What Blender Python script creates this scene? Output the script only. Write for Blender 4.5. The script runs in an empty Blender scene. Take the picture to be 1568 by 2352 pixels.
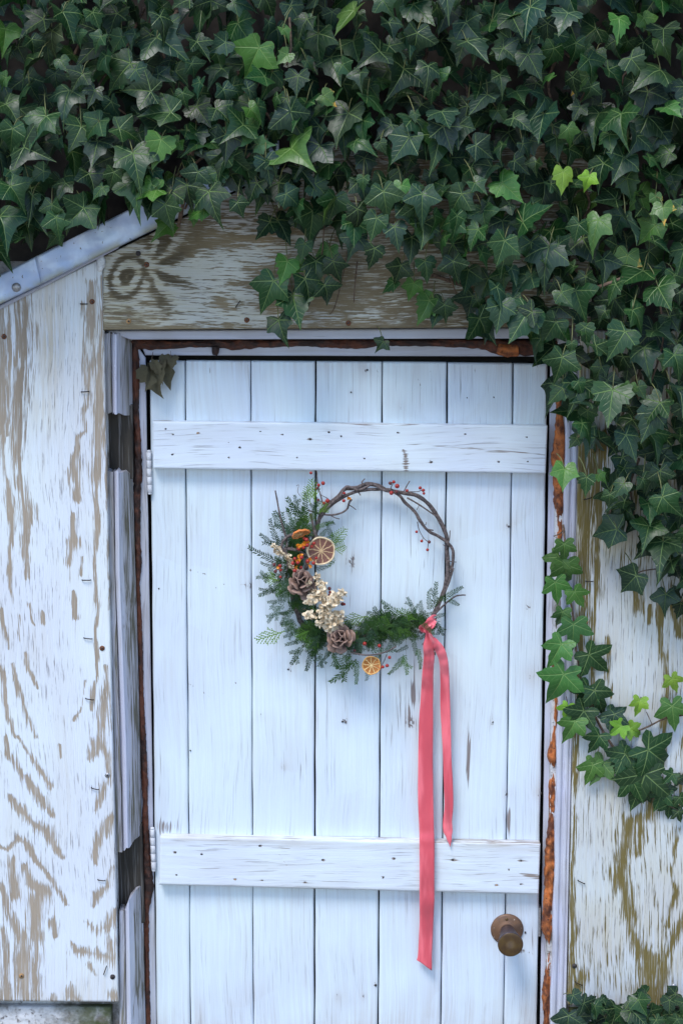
import bpy, math, random
import numpy as np
from mathutils import Vector, Matrix, noise as mnoise
rnd = random.Random(7)
nr = np.random.RandomState(5)
sc = bpy.context.scene
COL = sc.collection

# ------------------------------------------------------------------ camera, sky, sun, exposure
F = 4300.0            # focal length in the 1568 x 2352 working pixels the photo was measured in
D = 3.8               # camera to plywood plane
ZC = 2.45
PITCH = math.atan(736 / F)
cam_d = bpy.data.cameras.new('camera'); cam = bpy.data.objects.new('camera', cam_d); COL.objects.link(cam)
cam_d.sensor_fit = 'VERTICAL'; cam_d.sensor_height = 36; cam_d.lens = 36 * F / 2352
cam_d.clip_start = .05; cam_d.clip_end = 500
cam.location = (0, -D, ZC); cam.rotation_euler = (math.pi / 2 - PITCH, 0, 0)
sc.camera = cam
w = bpy.data.worlds.new('World'); sc.world = w; w.use_nodes = True
wn = w.node_tree.nodes; bg = wn['Background']
sky = wn.new('ShaderNodeTexSky'); sky.sky_type = 'NISHITA'; sky.sun_disc = False
SUN_EL, SUN_AZ = math.radians(58), math.radians(208)     # azimuth clockwise from +Y: behind the camera, to its left
sky.sun_elevation = SUN_EL; sky.sun_rotation = SUN_AZ; sky.air_density = 1.0; sky.dust_density = .4; sky.ozone_density = 1.6
w.node_tree.links.new(sky.outputs[0], bg.inputs[0]); bg.inputs[1].default_value = .125
sd = bpy.data.lights.new('sun', 'SUN'); sd.energy = 1.4; sd.angle = math.radians(22); sd.color = (1, .97, .93)
so = bpy.data.objects.new('sun', sd); COL.objects.link(so)
sv = Vector((math.sin(SUN_AZ) * math.cos(SUN_EL), math.cos(SUN_AZ) * math.cos(SUN_EL), math.sin(SUN_EL)))
so.rotation_euler = sv.to_track_quat('Z', 'Y').to_euler(); so.location = (-3, -6, 7)
sc.view_settings.view_transform = 'Standard'; sc.view_settings.look = 'None'
sc.view_settings.exposure = 1.1; sc.view_settings.gamma = 1; sc.view_settings.use_curve_mapping = False
try: sc.cycles.max_bounces = 8
except Exception: pass

# ------------------------------------------------------------------ measuring: photo pixel + depth -> world point
CF = np.array([0, math.cos(PITCH), -math.sin(PITCH)]); CU = np.array([0, math.sin(PITCH), math.cos(PITCH)])
def PA(u, v, d):
    u = np.asarray(u, float); v = np.asarray(v, float); d = np.asarray(d, float)
    a = (u - 784) / F; b = (1176 - v) / F
    dx = a; dy = CF[1] + b * CU[1]; dz = CF[2] + b * CU[2]
    t = (d + D) / dy
    return np.stack(np.broadcast_arrays(t * dx, d, ZC + t * dz), -1)
def P(u, v, d): return Vector(PA(u, v, d).tolist())
PX = D / F

# ------------------------------------------------------------------ scene helpers
def tag(o, label=None, cat=None, group=None, kind=None):
    if label: o['label'] = label
    if cat: o['category'] = cat
    if group: o['group'] = group
    if kind: o['kind'] = kind
    return o
def thing(name, loc, label, cat, group=None):
    o = bpy.data.objects.new(name, None); COL.objects.link(o); o.location = loc; o.empty_display_size = .05
    return tag(o, label, cat, group)
def base(parent):
    v = Vector((0, 0, 0))
    while parent is not None: v += Vector(parent.location); parent = parent.parent
    return v
def mk(name, verts, faces, mat, parent=None, smooth=True, attr=None, uv=None):
    """verts in world coordinates"""
    b = base(parent)
    V = np.asarray(verts, float).reshape(-1, 3) - np.array(b)
    me = bpy.data.meshes.new(name)
    if isinstance(faces, np.ndarray):
        n, k = faces.shape
        me.vertices.add(len(V)); me.vertices.foreach_set('co', V.ravel())
        me.loops.add(n * k); me.loops.foreach_set('vertex_index', faces.astype(np.int32).ravel())
        me.polygons.add(n); me.polygons.foreach_set('loop_start', np.arange(0, n * k, k, dtype=np.int32))
        me.polygons.foreach_set('loop_total', np.full(n, k, dtype=np.int32))
        me.update(calc_edges=True)
    else:
        me.from_pydata(V.tolist(), [], faces)
    me.polygons.foreach_set('use_smooth', [smooth] * len(me.polygons))
    if attr is not None:
        a = me.color_attributes.new('paint', 'FLOAT_COLOR', 'POINT')
        c = np.ones((len(V), 4)); c[:, :attr.shape[1]] = attr; a.data.foreach_set('color', c.ravel())
    if uv is not None:
        l = me.uv_layers.new(name='UVMap'); idx = np.empty(len(me.loops), np.int32); me.loops.foreach_get('vertex_index', idx)
        l.data.foreach_set('uv', np.asarray(uv, float)[idx].ravel())
    if mat: me.materials.append(mat)
    me.validate(); me.update()
    o = bpy.data.objects.new(name, me); COL.objects.link(o)
    if parent: o.parent = parent
    return o
def inst(name, me, M, parent, thing_loc, color=None):
    o = bpy.data.objects.new(name, me); COL.objects.link(o); o.parent = parent
    o.matrix_local = Matrix.Translation(-Vector(thing_loc)) @ M
    if color: o.color = (*color, 1)
    return o
class MB:
    def __init__(s): s.v = []; s.f = []; s.a = []; s.uv = []
    def add(s, v, f, a=None, uv=None):
        n = len(s.v); s.v += [tuple(x) for x in v]; s.f += [tuple(i + n for i in q) for q in f]
        if a is not None: s.a += [a] * len(v)
        if uv is not None: s.uv += list(uv)
    def obj(s, name, mat, parent=None, smooth=True):
        return mk(name, s.v, s.f, mat, parent, smooth, np.array(s.a) if s.a else None, np.array(s.uv) if s.uv else None)
    def box(s, p0, p1):
        (x0, y0, z0), (x1, y1, z1) = p0, p1
        s.add([(x0,y0,z0),(x1,y0,z0),(x1,y1,z0),(x0,y1,z0),(x0,y0,z1),(x1,y0,z1),(x1,y1,z1),(x0,y1,z1)],
              [(0,3,2,1),(4,5,6,7),(0,1,5,4),(1,2,6,5),(2,3,7,6),(3,0,4,7)])
def smoothline(pts, sub=5):
    pts = [Vector(p) for p in pts]
    if len(pts) < 3: return pts
    out = []
    for i in range(len(pts) - 1):
        p0 = pts[max(i-1, 0)]; p1 = pts[i]; p2 = pts[i+1]; p3 = pts[min(i+2, len(pts)-1)]
        for k in range(sub):
            t = k / sub
            out.append(.5*((2*p1)+(-p0+p2)*t+(2*p0-5*p1+4*p2-p3)*t*t+(-p0+3*p1-3*p2+p3)*t*t*t))
    out.append(pts[-1]); return out
def tube(mb, pts, r0, r1=None, n=6, bump=0.0, sub=5, seed=0):
    pts = smoothline(pts, sub); r1 = r0 if r1 is None else r1
    m = len(pts); vs = []; up = Vector((.13, .9, .2))
    for i, p in enumerate(pts):
        t = (pts[min(i+1, m-1)] - pts[max(i-1, 0)]).normalized()
        a = t.cross(up).normalized(); b = t.cross(a)
        r = r0 + (r1 - r0) * i / max(m-1, 1)
        for k in range(n):
            th = 2*math.pi*k/n
            rr = r * (1 + bump * mnoise.noise((p*60 + Vector((k*1.7, seed, 0)))) * 2)
            vs.append(p + a*math.cos(th)*rr + b*math.sin(th)*rr)
    fs = [(i*n+k, i*n+(k+1)%n, (i+1)*n+(k+1)%n, (i+1)*n+k) for i in range(m-1) for k in range(n)]
    fs.append(tuple(range(n))[::-1]); fs.append(tuple((m-1)*n+k for k in range(n)))
    mb.add(vs, fs)
def vnoise(u, v, sx, sy, seed=0):
    """smooth value noise on arrays"""
    x = u / sx + seed * 17.3; y = v / sy + seed * 9.1
    xi = np.floor(x).astype(int); yi = np.floor(y).astype(int); fx = x - xi; fy = y - yi
    fx = fx*fx*(3-2*fx); fy = fy*fy*(3-2*fy)
    h = lambda a, b: ((np.sin(a*127.1 + b*311.7 + seed*74.7) * 43758.5453) % 1.0)
    return (h(xi,yi)*(1-fx)+h(xi+1,yi)*fx)*(1-fy) + (h(xi,yi+1)*(1-fx)+h(xi+1,yi+1)*fx)*fy
def streak(U, V, pl):
    """pl = [(u,v,width)...]; 1 on the line, .5 at half the width"""
    out = np.zeros_like(U)
    if len(pl) == 1: pl = pl + [(pl[0][0], pl[0][1] + .1, pl[0][2])]
    for (a, b, wa), (c, d, wb) in zip(pl[:-1], pl[1:]):
        L = (c-a)**2 + (d-b)**2 + 1e-6
        t = np.clip(((U-a)*(c-a) + (V-b)*(d-b)) / L, 0, 1)
        dist = np.hypot(U-(a+t*(c-a)), V-(b+t*(d-b)))
        out = np.maximum(out, .76*np.clip(1.03 - dist/(1.4*(wa+t*(wb-wa))), 0, 1))
    return out
def gs(U, V, u, v, su, sv): return np.exp(-((U-u)/su)**2 - ((V-v)/sv)**2)
def sheet(name, S, ns, nt, depth, thick, mat, parent, field=None, disp=None, round_=.0012, smooth=True):
    s, t = np.meshgrid(np.linspace(0, 1, ns), np.linspace(0, 1, nt))
    U, V = S(s, t)
    dd = np.full(U.shape, depth, float)
    e = np.zeros_like(dd); e[0] = 1; e[-1] = 1; e[:, 0] = 1; e[:, -1] = 1
    dd += e * round_
    if disp is not None: dd -= disp(U, V) * (1 - e)
    W = PA(U, V, dd).reshape(-1, 3)
    fld = field(U, V) if field else np.zeros(U.shape + (3,))
    fld = fld.reshape(-1, fld.shape[-1])
    i = np.arange(ns*nt).reshape(nt, ns)
    q = np.stack([i[:-1,:-1], i[1:,:-1], i[1:,1:], i[:-1,1:]], -1).reshape(-1, 4)
    ring = np.concatenate([i[0,:], i[1:,-1], i[-1,::-1][1:], i[::-1,0][1:-1]])
    W2 = W[ring].copy(); W2[:, 1] = depth + thick
    n0 = len(W); m = len(ring); k = np.arange(m); k2 = (k+1) % m
    side = np.stack([ring[k], ring[k2], n0+k2, n0+k], -1)
    Wall = np.concatenate([W, W2]); A = np.concatenate([fld, fld[ring]])
    return mk(name, Wall, np.concatenate([q, side]), mat, parent, smooth, A)
def quad(tl, tr, br, bl):
    def S(s, t):
        u = (1-t)*((1-s)*tl[0]+s*tr[0]) + t*((1-s)*bl[0]+s*br[0])
        v = (1-t)*((1-s)*tl[1]+s*tr[1]) + t*((1-s)*bl[1]+s*br[1])
        return u, v
    return S

# ------------------------------------------------------------------ materials
class NT:
    def __init__(s, name):
        s.m = bpy.data.materials.new(name); s.m.use_nodes = True; s.t = s.m.node_tree; s.n = s.t.nodes
        s.b = s.n['Principled BSDF']; s.l = s.t.links
    def new(s, ty, **k):
        n = s.n.new(ty)
        for a, v in k.items(): setattr(n, a, v)
        return n
    def put(s, sock, v):
        if hasattr(v, 'links') or isinstance(v, bpy.types.NodeSocket): s.l.new(v, sock)
        else: sock.default_value = v if not (isinstance(v, tuple) and len(v) == 3 and sock.type == 'RGBA') else (*v, 1)
    def co(s): return s.new('ShaderNodeTexCoord').outputs['Object']
    def scale(s, vec, sc_):
        n = s.new('ShaderNodeVectorMath', operation='MULTIPLY'); s.put(n.inputs[0], vec); n.inputs[1].default_value = sc_; return n.outputs[0]
    def noise(s, vec, scale=1, detail=2, rough=.5, dist=0):
        n = s.new('ShaderNodeTexNoise'); s.put(n.inputs['Vector'], vec)
        n.inputs['Scale'].default_value = scale; n.inputs['Detail'].default_value = detail
        n.inputs['Roughness'].default_value = rough; n.inputs['Distortion'].default_value = dist; return n.outputs[0]
    def m_(s, op, a, b=0., c=0., clamp=False):
        n = s.new('ShaderNodeMath', operation=op); n.use_clamp = clamp
        s.put(n.inputs[0], a); s.put(n.inputs[1], b)
        if len(n.inputs) > 2: s.put(n.inputs[2], c)
        return n.outputs[0]
    def ss(s, x, a, b):
        n = s.new('ShaderNodeMapRange', interpolation_type='SMOOTHSTEP'); s.put(n.inputs[0], x)
        n.inputs[1].default_value = a; n.inputs[2].default_value = b; return n.outputs[0]
    def mix(s, f, a, b, blend='MIX'):
        n = s.new('ShaderNodeMix', data_type='RGBA', blend_type=blend); s.put(n.inputs[0], f)
        s.put(n.inputs[6], a); s.put(n.inputs[7], b); return n.outputs[2]
    def attr(s, name='paint'):
        n = s.new('ShaderNodeAttribute', attribute_name=name)
        x = s.new('ShaderNodeSeparateColor'); s.l.new(n.outputs['Color'], x.inputs[0]); return n, x.outputs
    def bump(s, h, strength=.5, dist=.001):
        n = s.new('ShaderNodeBump'); n.inputs['Strength'].default_value = strength; n.inputs['Distance'].default_value = dist
        s.put(n.inputs['Height'], h); s.l.new(n.outputs[0], s.b.inputs['Normal'])
    def out(s, col=None, rough=None, **k):
        if col is not None: s.put(s.b.inputs['Base Color'], col)
        if rough is not None: s.put(s.b.inputs['Roughness'], rough)
        for a, v in k.items(): s.put(s.b.inputs[a.replace('_', ' ')], v)
        return s.m

def painted_wood(name, axis, paint, stain, wood_a, wood_b, fine=330., along=9., amp=1.2, base_=0.0, crackle=.35, rough=.6, crack_col=(.20,.17,.18), fleck=.75):
    """white paint over wood; attribute 'paint': R = how bare, G = how dark the bare wood, B = grime on the paint"""
    N = NT(name); c = N.co()
    sc1 = (fine, fine, along) if axis == 'z' else (along, fine, fine)
    sc2 = (fine*.45, fine*.45, along*.5) if axis == 'z' else (along*.5, fine*.45, fine*.45); sc3 = tuple(x*1.9 for x in sc1)
    # a slow wander so the grain is not ruler straight
    wob = N.noise(c, 2.2, 2)
    wv = N.new('ShaderNodeVectorMath', operation='ADD')
    cx = N.new('ShaderNodeCombineXYZ'); N.put(cx.inputs[0 if axis == 'z' else 2], N.m_('MULTIPLY', wob, .05)); N.l.new(cx.outputs[0], wv.inputs[0]); N.l.new(c, wv.inputs[1])
    c2 = wv.outputs[0]
    n1 = N.noise(N.scale(c2, sc1), 1, 3, .6); n2 = N.noise(N.scale(c2, sc2), 1, 3, .55); n3 = N.noise(N.scale(c2, sc3), 1, 1)
    blot = N.noise(c, 6, 3)
    a, ch = N.attr()
    x = N.m_('ADD', ch[0], base_)
    x = N.m_('ADD', x, N.m_('MULTIPLY', N.m_('SUBTRACT', n1, .5), amp))
    x = N.m_('ADD', x, N.m_('MULTIPLY', N.m_('SUBTRACT', n2, .5), amp*.55))
    m = N.ss(x, .41, .59)
    off = N.new('ShaderNodeVectorMath', operation='ADD'); N.l.new(N.scale(c2, tuple(q*.8 for q in sc1)), off.inputs[0]); off.inputs[1].default_value = (31.7, 12.1, 5.3)
    fl = N.noise(off.outputs[0], 1, 2, .6)
    m = N.m_('MULTIPLY', m, N.m_('SUBTRACT', 1., N.m_('MULTIPLY', N.ss(fl, .545, .61), N.m_('SUBTRACT', .95, N.m_('MULTIPLY', N.ss(ch[0], .56, .74), fleck)))))
    wood = N.mix(N.m_('ADD', N.m_('MULTIPLY', n1, .55), N.m_('MULTIPLY', N.m_('SUBTRACT', ch[1], .25), .9), clamp=True), wood_a, wood_b)
    grime = N.m_('MULTIPLY', ch[2], N.ss(N.m_('ADD', N.m_('MULTIPLY', n2, .5), N.m_('MULTIPLY', blot, .5)), .3, .62))
    tone = N.noise(c, 3.1, 3, .6)
    pc = N.mix(N.ss(tone, .35, .65), paint, (paint[0]*.93, paint[1]*.92, paint[2]*1.0))
    pc = N.mix(N.m_('MULTIPLY', N.ss(n2, .40, .68), .14), pc, tuple(p*.80 for p in paint))
    pc = N.mix(grime, pc, stain)
    hair = N.m_('MULTIPLY', N.ss(n1, .575, .66), N.m_('MULTIPLY', N.ss(blot, .36, .60), crackle))
    pc = N.mix(hair, pc, crack_col)
    col = N.mix(m, pc, wood)
    h = N.m_('ADD', N.m_('MULTIPLY', N.m_('SUBTRACT', 1., m), .55), N.m_('ADD', N.m_('MULTIPLY', n1, .5), N.m_('MULTIPLY', n3, .25)))
    h = N.m_('SUBTRACT', h, N.m_('MULTIPLY', hair, .6))
    N.bump(h, .6, .0020)
    r = N.m_('ADD', N.m_('MULTIPLY', m, .3), rough - .05, clamp=True)
    return N.out(col, r, Specular_IOR_Level=.3)
def simple(name, col, rough=.6, var=.25, scale=60, bump=.3, metallic=0., col2=None, dist=.001, **k):
    N = NT(name); c = N.co(); n = N.noise(c, scale, 4, .6)
    cc = N.mix(N.ss(n, .35, .65), tuple(x*(1-var) for x in col) if col2 is None else col2, col)
    N.bump(n, bump, dist)
    return N.out(cc, rough, Metallic=metallic, **k)

WHITE = (.69, .79, .84)
M_door = painted_wood('door_paint', 'z', WHITE, (.50,.49,.50), (.30,.26,.25), (.12,.10,.10), fine=330, along=7, amp=1.15, crackle=.30, rough=.5)
M_batten = painted_wood('batten_paint', 'x', (.73,.81,.86), (.48,.45,.42), (.34,.29,.26), (.14,.11,.10), fine=330, along=9, amp=1.1, crackle=.5, rough=.5)
M_plyL = painted_wood('plywood_paint_left', 'z', (.71,.77,.80), (.52,.45,.34), (.40,.33,.26), (.20,.16,.12), fine=430, along=16, amp=1.9, crackle=.8)
M_plyR = painted_wood('plywood_paint_right', 'z', (.60,.65,.67), (.46,.38,.22), (.22,.17,.06), (.09,.068,.02), fine=400, along=15, amp=2.1, crackle=.8)
M_plyH = painted_wood('plywood_paint_header', 'x', (.50,.51,.47), (.36,.32,.20), (.25,.20,.125), (.07,.055,.032), fine=420, along=32, amp=1.9, crackle=.6)
M_trim = painted_wood('trim_paint', 'z', (.56,.58,.66), (.27,.25,.23), (.24,.22,.17), (.08,.075,.05), fine=300, along=8, amp=1.3, crackle=.5)
M_trimx = painted_wood('trim_paint_across', 'x', (.50,.52,.60), (.34,.32,.32), (.24,.22,.17), (.08,.075,.05), fine=300, along=8, amp=1.2, crackle=.3)
M_old = painted_wood('old_grey_wood', 'z', (.20,.19,.18), (.07,.065,.055), (.10,.085,.07), (.03,.026,.022), fine=260, along=9, amp=1.4, base_=.5)
def foam_mat(nm, ca, cb):
    N = NT(nm); c = N.co(); n = N.noise(c, 55, 5, .65); n2 = N.noise(c, 14, 3)
    x = N.m_('ADD', N.m_('MULTIPLY', n, .5), N.m_('MULTIPLY', n2, .5))
    col = N.mix(N.ss(x, .40, .60), ca, cb)
    col = N.mix(N.ss(N.noise(c, 160, 3), .62, .72), col, (.05,.02,.015))
    N.bump(n, .7, .004); return N.out(col, .75)
M_foam = foam_mat('expanding_foam_orange', (.10,.028,.012), (.50,.15,.035)); M_foam_shaded = foam_mat('expanding_foam_shaded', (.022,.010,.008), (.11,.032,.014))  # second copy: redder old foam with the shade of the recess in its colour
M_dark = simple('gap_shade', (.012,.011,.011), .9)  # near-black colour standing in for the shade inside the door gaps
def masonry():
    N = NT('whitewashed_masonry'); c = N.co(); n = N.noise(c, 9, 5, .65); n2 = N.noise(c, 70, 4, .7); n3 = N.noise(c, 22, 3)
    col = N.mix(N.ss(n, .40, .58), (.17,.15,.13), (.62,.62,.64))
    col = N.mix(N.ss(n2, .55, .7), col, (.14,.12,.11))
    a, ch = N.attr()
    col = N.mix(N.m_('MULTIPLY', ch[0], N.ss(n3, .3, .5)), col, (.07,.085,.02))
    N.bump(N.m_('ADD', n2, n), .8, .004); return N.out(col, .85)
M_wall = masonry()
M_ground = simple('gravel_ground', (.30,.28,.25), .9, .5, 30)
def flash_mat():
    N = NT('galvanised_sheet'); c = N.co(); n = N.noise(c, 12, 4, .6); v = N.new('ShaderNodeTexVoronoi'); v.inputs['Scale'].default_value = 45; N.l.new(c, v.inputs['Vector'])
    a, ch = N.attr()
    col = N.mix(N.ss(n, .4, .62), (.34,.44,.66), (.56,.68,.86))
    col = N.mix(N.m_('MULTIPLY', v.outputs['Distance'], .25), col, (.7,.72,.8))
    col = N.mix(N.m_('MULTIPLY', ch[0], N.ss(N.noise(c, 26, 4), .25, .6)), col, (.34,.33,.20))
    col = N.mix(N.ss(N.noise(c, 130, 3), .68, .75), col, (.12,.1,.1))
    N.bump(n, .15, .004); return N.out(col, N.m_('ADD', N.m_('MULTIPLY', ch[0], .25), .42), Metallic=.3)
M_flash = flash_mat()
M_rust = simple('rusty_iron', (.20,.075,.035), .8, .6, 300, .5)
M_iron = simple('dark_iron', (.035,.028,.028), .55, .5, 300, .3, .6)
M_steel = simple('zinc_screw', (.42,.42,.44), .45, .3, 300, .2, .7)
M_hole = simple('nail_head_dark', (.055,.045,.045), .85, .4, 400)
M_ochre = simple('rusty_nail_head', (.46,.27,.12), .8, .4, 400)
M_hinge = simple('painted_hinge', (.66,.67,.72), .45, .2, 80, .3)
def knob_mat(name, c1, c2, metal, rough, speck=.0):
    N = NT(name); c = N.co(); n = N.noise(c, 45, 4, .6)
    col = N.mix(N.ss(n, .35, .65), c1, c2)
    if speck: col = N.mix(N.ss(N.noise(c, 260, 2), .70, .75), col, (.5,.42,.36))
    N.bump(N.noise(c, 200, 3), .12, .001); return N.out(col, rough, Metallic=metal)
M_rosette = knob_mat('bronze_rosette', (.11,.065,.045), (.19,.10,.055), .3, .48, 1)
M_knob = knob_mat('dark_bronze_knob', (.075,.042,.02), (.11,.065,.022), .35, .36)
M_neck = knob_mat('dark_knob_neck', (.04,.03,.045), (.06,.045,.055), .4, .35, 1)
M_bark = simple('vine_bark', (.16,.125,.12), .85, .5, 220, .8, col2=(.055,.042,.040), dist=.002)
M_stem = simple('ivy_stem_bark', (.17,.11,.075), .85, .5, 160, .7, col2=(.07,.045,.03), dist=.002)
M_greenstem = simple('sprig_stem', (.20,.15,.07), .7, .4, 200)
M_berry = simple('red_berry', (.42,.022,.015), .28, .45, 150, .15, Specular_IOR_Level=.5)
M_berryd = simple('dark_berry', (.15,.03,.03), .4, .5, 150, .3)
M_husk = simple('orange_husk', (.85,.30,.02), .55, .35, 120, .3)
M_petal = simple('dried_petal', (.80,.70,.54), .8, .22, 130, .5, col2=(.60,.45,.28))
def scale_mat():
    N = NT('pine_cone_scale'); c = N.co(); s_ = N.new('ShaderNodeSeparateXYZ'); N.l.new(c, s_.inputs[0]); n = N.noise(c, 3.5, 3)
    col = N.mix(N.ss(N.m_('ADD', s_.outputs[0], N.m_('MULTIPLY', N.m_('SUBTRACT', n, .5), .5)), .35, .85), (.06,.035,.035), (.34,.215,.165))
    N.bump(N.noise(c, 9, 3), .3, .001); return N.out(N.mix(N.ss(n, .5, .8), col, (.20,.14,.13)), .6)
M_scale = scale_mat()
M_core = simple('pine_cone_core', (.07,.045,.035), .9)
def ribbon_mat():
    N = NT('satin_ribbon'); c = N.co(); n = N.noise(N.scale(c, (30, 30, 5)), 1, 3); f = N.noise(N.scale(c, (900, 900, 40)), 1, 2)
    col = N.mix(N.ss(n, .4, .6), (.62,.08,.11), (.88,.17,.21))
    N.bump(N.m_('ADD', n, N.m_('MULTIPLY', f, .15)), .35, .004)
    return N.out(col, .36, Sheen_Weight=.3, Specular_IOR_Level=.4)
M_ribbon = ribbon_mat()
def slice_mat(name, flesh1, flesh2, line, nseg):
    """uv = unit disc coordinates; thin membranes radiate from the core"""
    N = NT(name); uvn = N.new('ShaderNodeUVMap'); s = N.new('ShaderNodeSeparateXYZ'); N.l.new(uvn.outputs[0], s.inputs[0])
    x, y = s.outputs[0], s.outputs[1]
    r = N.m_('SQRT', N.m_('ADD', N.m_('MULTIPLY', x, x), N.m_('MULTIPLY', y, y)))
    n = N.noise(uvn.outputs[0], 5, 3); nf = N.noise(uvn.outputs[0], 16, 4, .7)
    ang = N.m_('MULTIPLY', N.m_('ADD', N.m_('DIVIDE', N.m_('ARCTAN2', y, x), 2*math.pi), N.m_('MULTIPLY', N.m_('SUBTRACT', n, .5), .06)), nseg)
    d = N.m_('ABSOLUTE', N.m_('SUBTRACT', N.m_('FRACT', ang), .5))      # .5 on the membranes
    lw = N.m_('MULTIPLY', N.m_('SUBTRACT', .5, d), N.m_('MULTIPLY', r, 2*math.pi/nseg))
    mem = N.m_('SUBTRACT', 1., N.ss(lw, .012, .05))
    core = N.m_('SUBTRACT', 1., N.ss(r, .05, .13)); rim = N.ss(r, .84, .93)
    k = N.m_('MAXIMUM', N.m_('MAXIMUM', mem, core), rim)
    fl = N.mix(N.ss(nf, .35, .65), flesh1, flesh2)
    N.bump(N.m_('ADD', N.m_('MULTIPLY', k, .8), nf), .6, .002)
    return N.out(N.mix(k, fl, line), .5)
M_sliceA = slice_mat('dried_orange_flesh_brown', (.13,.05,.035), (.27,.12,.085), (.62,.42,.22), 10)
M_sliceB = slice_mat('dried_orange_flesh_amber', (.26,.075,.012), (.50,.20,.035), (.80,.60,.28), 9)
M_rind = simple('dried_rind', (.80,.64,.42), .6, .25, 120, .4)
M_rindo = simple('orange_rind', (.80,.24,.05), .5, .3, 120, .4)
M_rindy = simple('amber_rind', (.80,.42,.12), .5, .3, 120, .4)
def needle_mat(name, c1, c2, rough=.45):
    N = NT(name); o = N.new('ShaderNodeObjectInfo'); c = N.co()
    n = N.noise(c, 60, 2)
    k = N.m_('ADD', N.m_('MULTIPLY', o.outputs['Random'], .6), N.m_('MULTIPLY', n, .5), clamp=True)
    return N.out(N.mix(k, c1, c2), .6, Specular_IOR_Level=.15)
M_hem = [needle_mat('hemlock_green', (.010,.034,.010), (.036,.088,.020)), needle_mat('hemlock_grey_green', (.018,.042,.024), (.060,.115,.065)), needle_mat('hemlock_fresh_green', (.028,.075,.012), (.07,.15,.028))]
M_ced = [needle_mat('cedar_yellow_green', (.07,.15,.015), (.14,.25,.03)), needle_mat('cedar_deep_green', (.03,.085,.012), (.08,.18,.025))]
def ivy_mat(name, from_attr, edge=0.):
    N = NT(name)
    if from_attr: tint = N.new('ShaderNodeAttribute', attribute_name='paint').outputs['Color']
    else: tint = N.new('ShaderNodeObjectInfo').outputs['Color']
    uvn = N.new('ShaderNodeUVMap'); s = N.new('ShaderNodeSeparateXYZ'); N.l.new(uvn.outputs[0], s.inputs[0])
    x = N.m_('ABSOLUTE', s.outputs[0]); y = N.m_('MULTIPLY', s.outputs[1], -1.)
    r = N.m_('SQRT', N.m_('ADD', N.m_('MULTIPLY', x, x), N.m_('MULTIPLY', y, y)))
    best = None
    for ang, L in ((0, 1.), (math.radians(66), .8), (math.radians(125), .55)):
        ca, sa = math.cos(ang), math.sin(ang)
        al = N.m_('ADD', N.m_('MULTIPLY', y, ca), N.m_('MULTIPLY', x, sa))
        ac = N.m_('ABSOLUTE', N.m_('SUBTRACT', N.m_('MULTIPLY', x, ca), N.m_('MULTIPLY', y, sa)))
        wd = N.m_('ADD', N.m_('MULTIPLY', N.m_('DIVIDE', al, L), -.016), .026)       # tapering width
        v = N.m_('MULTIPLY', N.m_('SUBTRACT', 1., N.m_('DIVIDE', ac, N.m_('MAXIMUM', wd, .006)), clamp=True), N.ss(al, 0., .03))
        # side veins leave each main vein at a slant
        z = N.m_('SUBTRACT', N.m_('MULTIPLY', al, 5.6), N.m_('MULTIPLY', ac, 5.6))
        fz = N.m_('ABSOLUTE', N.m_('SUBTRACT', N.m_('FRACT', N.m_('ADD', z, .37*ang)), .5))
        side = N.m_('MULTIPLY', N.m_('MULTIPLY', N.m_('SUBTRACT', 1., N.m_('MULTIPLY', fz, 13.), clamp=True), N.m_('SUBTRACT', 1., N.ss(ac, .12, .26))), .38)
        side = N.m_('MULTIPLY', side, N.ss(al, .12, .2))
        v = N.m_('MAXIMUM', v, side)
        best = v if best is None else N.m_('MAXIMUM', best, v)
    o = N.co(); blot = N.noise(uvn.outputs[0], 2.6, 4)
    dark = N.mix(1., tint, (.72,.80,.72), 'MULTIPLY')
    col = N.mix(N.ss(blot, .35, .65), dark, tint)
    vein = N.mix(.55, tint, (.30,.43,.14))
    col = N.mix(N.m_('MULTIPLY', best, .85), col, vein)
    if edge:
        ed = N.ss(N.m_('ADD', r, N.m_('MULTIPLY', N.m_('SUBTRACT', blot, .5), 1.1)), .62, .86)
        col = N.mix(ed, col, (.50,.30,.05)); 
    N.bump(N.m_('ADD', N.m_('MULTIPLY', best, -.6), N.m_('MULTIPLY', blot, .8)), .5, .003)
    return N.out(col, N.m_('ADD', N.m_('MULTIPLY', blot, .30), .24), Specular_IOR_Level=.34)
M_ivy = ivy_mat('ivy_leaf', False); M_ivys = ivy_mat('ivy_leaf_mass', True); M_ivye = ivy_mat('ivy_leaf_yellowing', False, 1.)
M_dry = simple('dried_leaf', (.15,.135,.075), .75, .5, 70, .8, col2=(.055,.05,.03), dist=.004)

# ------------------------------------------------------------------ setting
g = MB(); g.add([(-60,-80,0),(60,-80,0),(60,20,0),(-60,20,0)], [(0,1,2,3)])
tag(g.obj('ground', M_ground, None, False), kind='structure')

shed = thing('shed_wall', (0, .1, 0), 'weathered shed front of peeling plywood boards and trim framing the white plank door', 'wall')
# solid wall behind the boards, with the doorway left open
def wallbox(u0, u1, v0, v1, d0, d1, mat, name):
    a = P(u0, v0, d0); b = P(u1, v1, d0); m = MB(); m.box((a.x, d0, max(b.z, 0)), (b.x, d1, a.z)); return m.obj(name, mat, shed, False)
wallbox(-900, 300, -700, 3400, .045, .40, M_wall, 'masonry')
wallbox(1312, 2500, -700, 3400, .045, .40, M_wall, 'masonry')
wallbox(300.5, 1311.5, -700, 752, .045, .40, M_wall, 'masonry')
wallbox(302, 1310, 753, 3400, .130, .398, M_dark, 'gap_dark_slab')  # added black slab behind the door, so the gaps round it look dark

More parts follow.
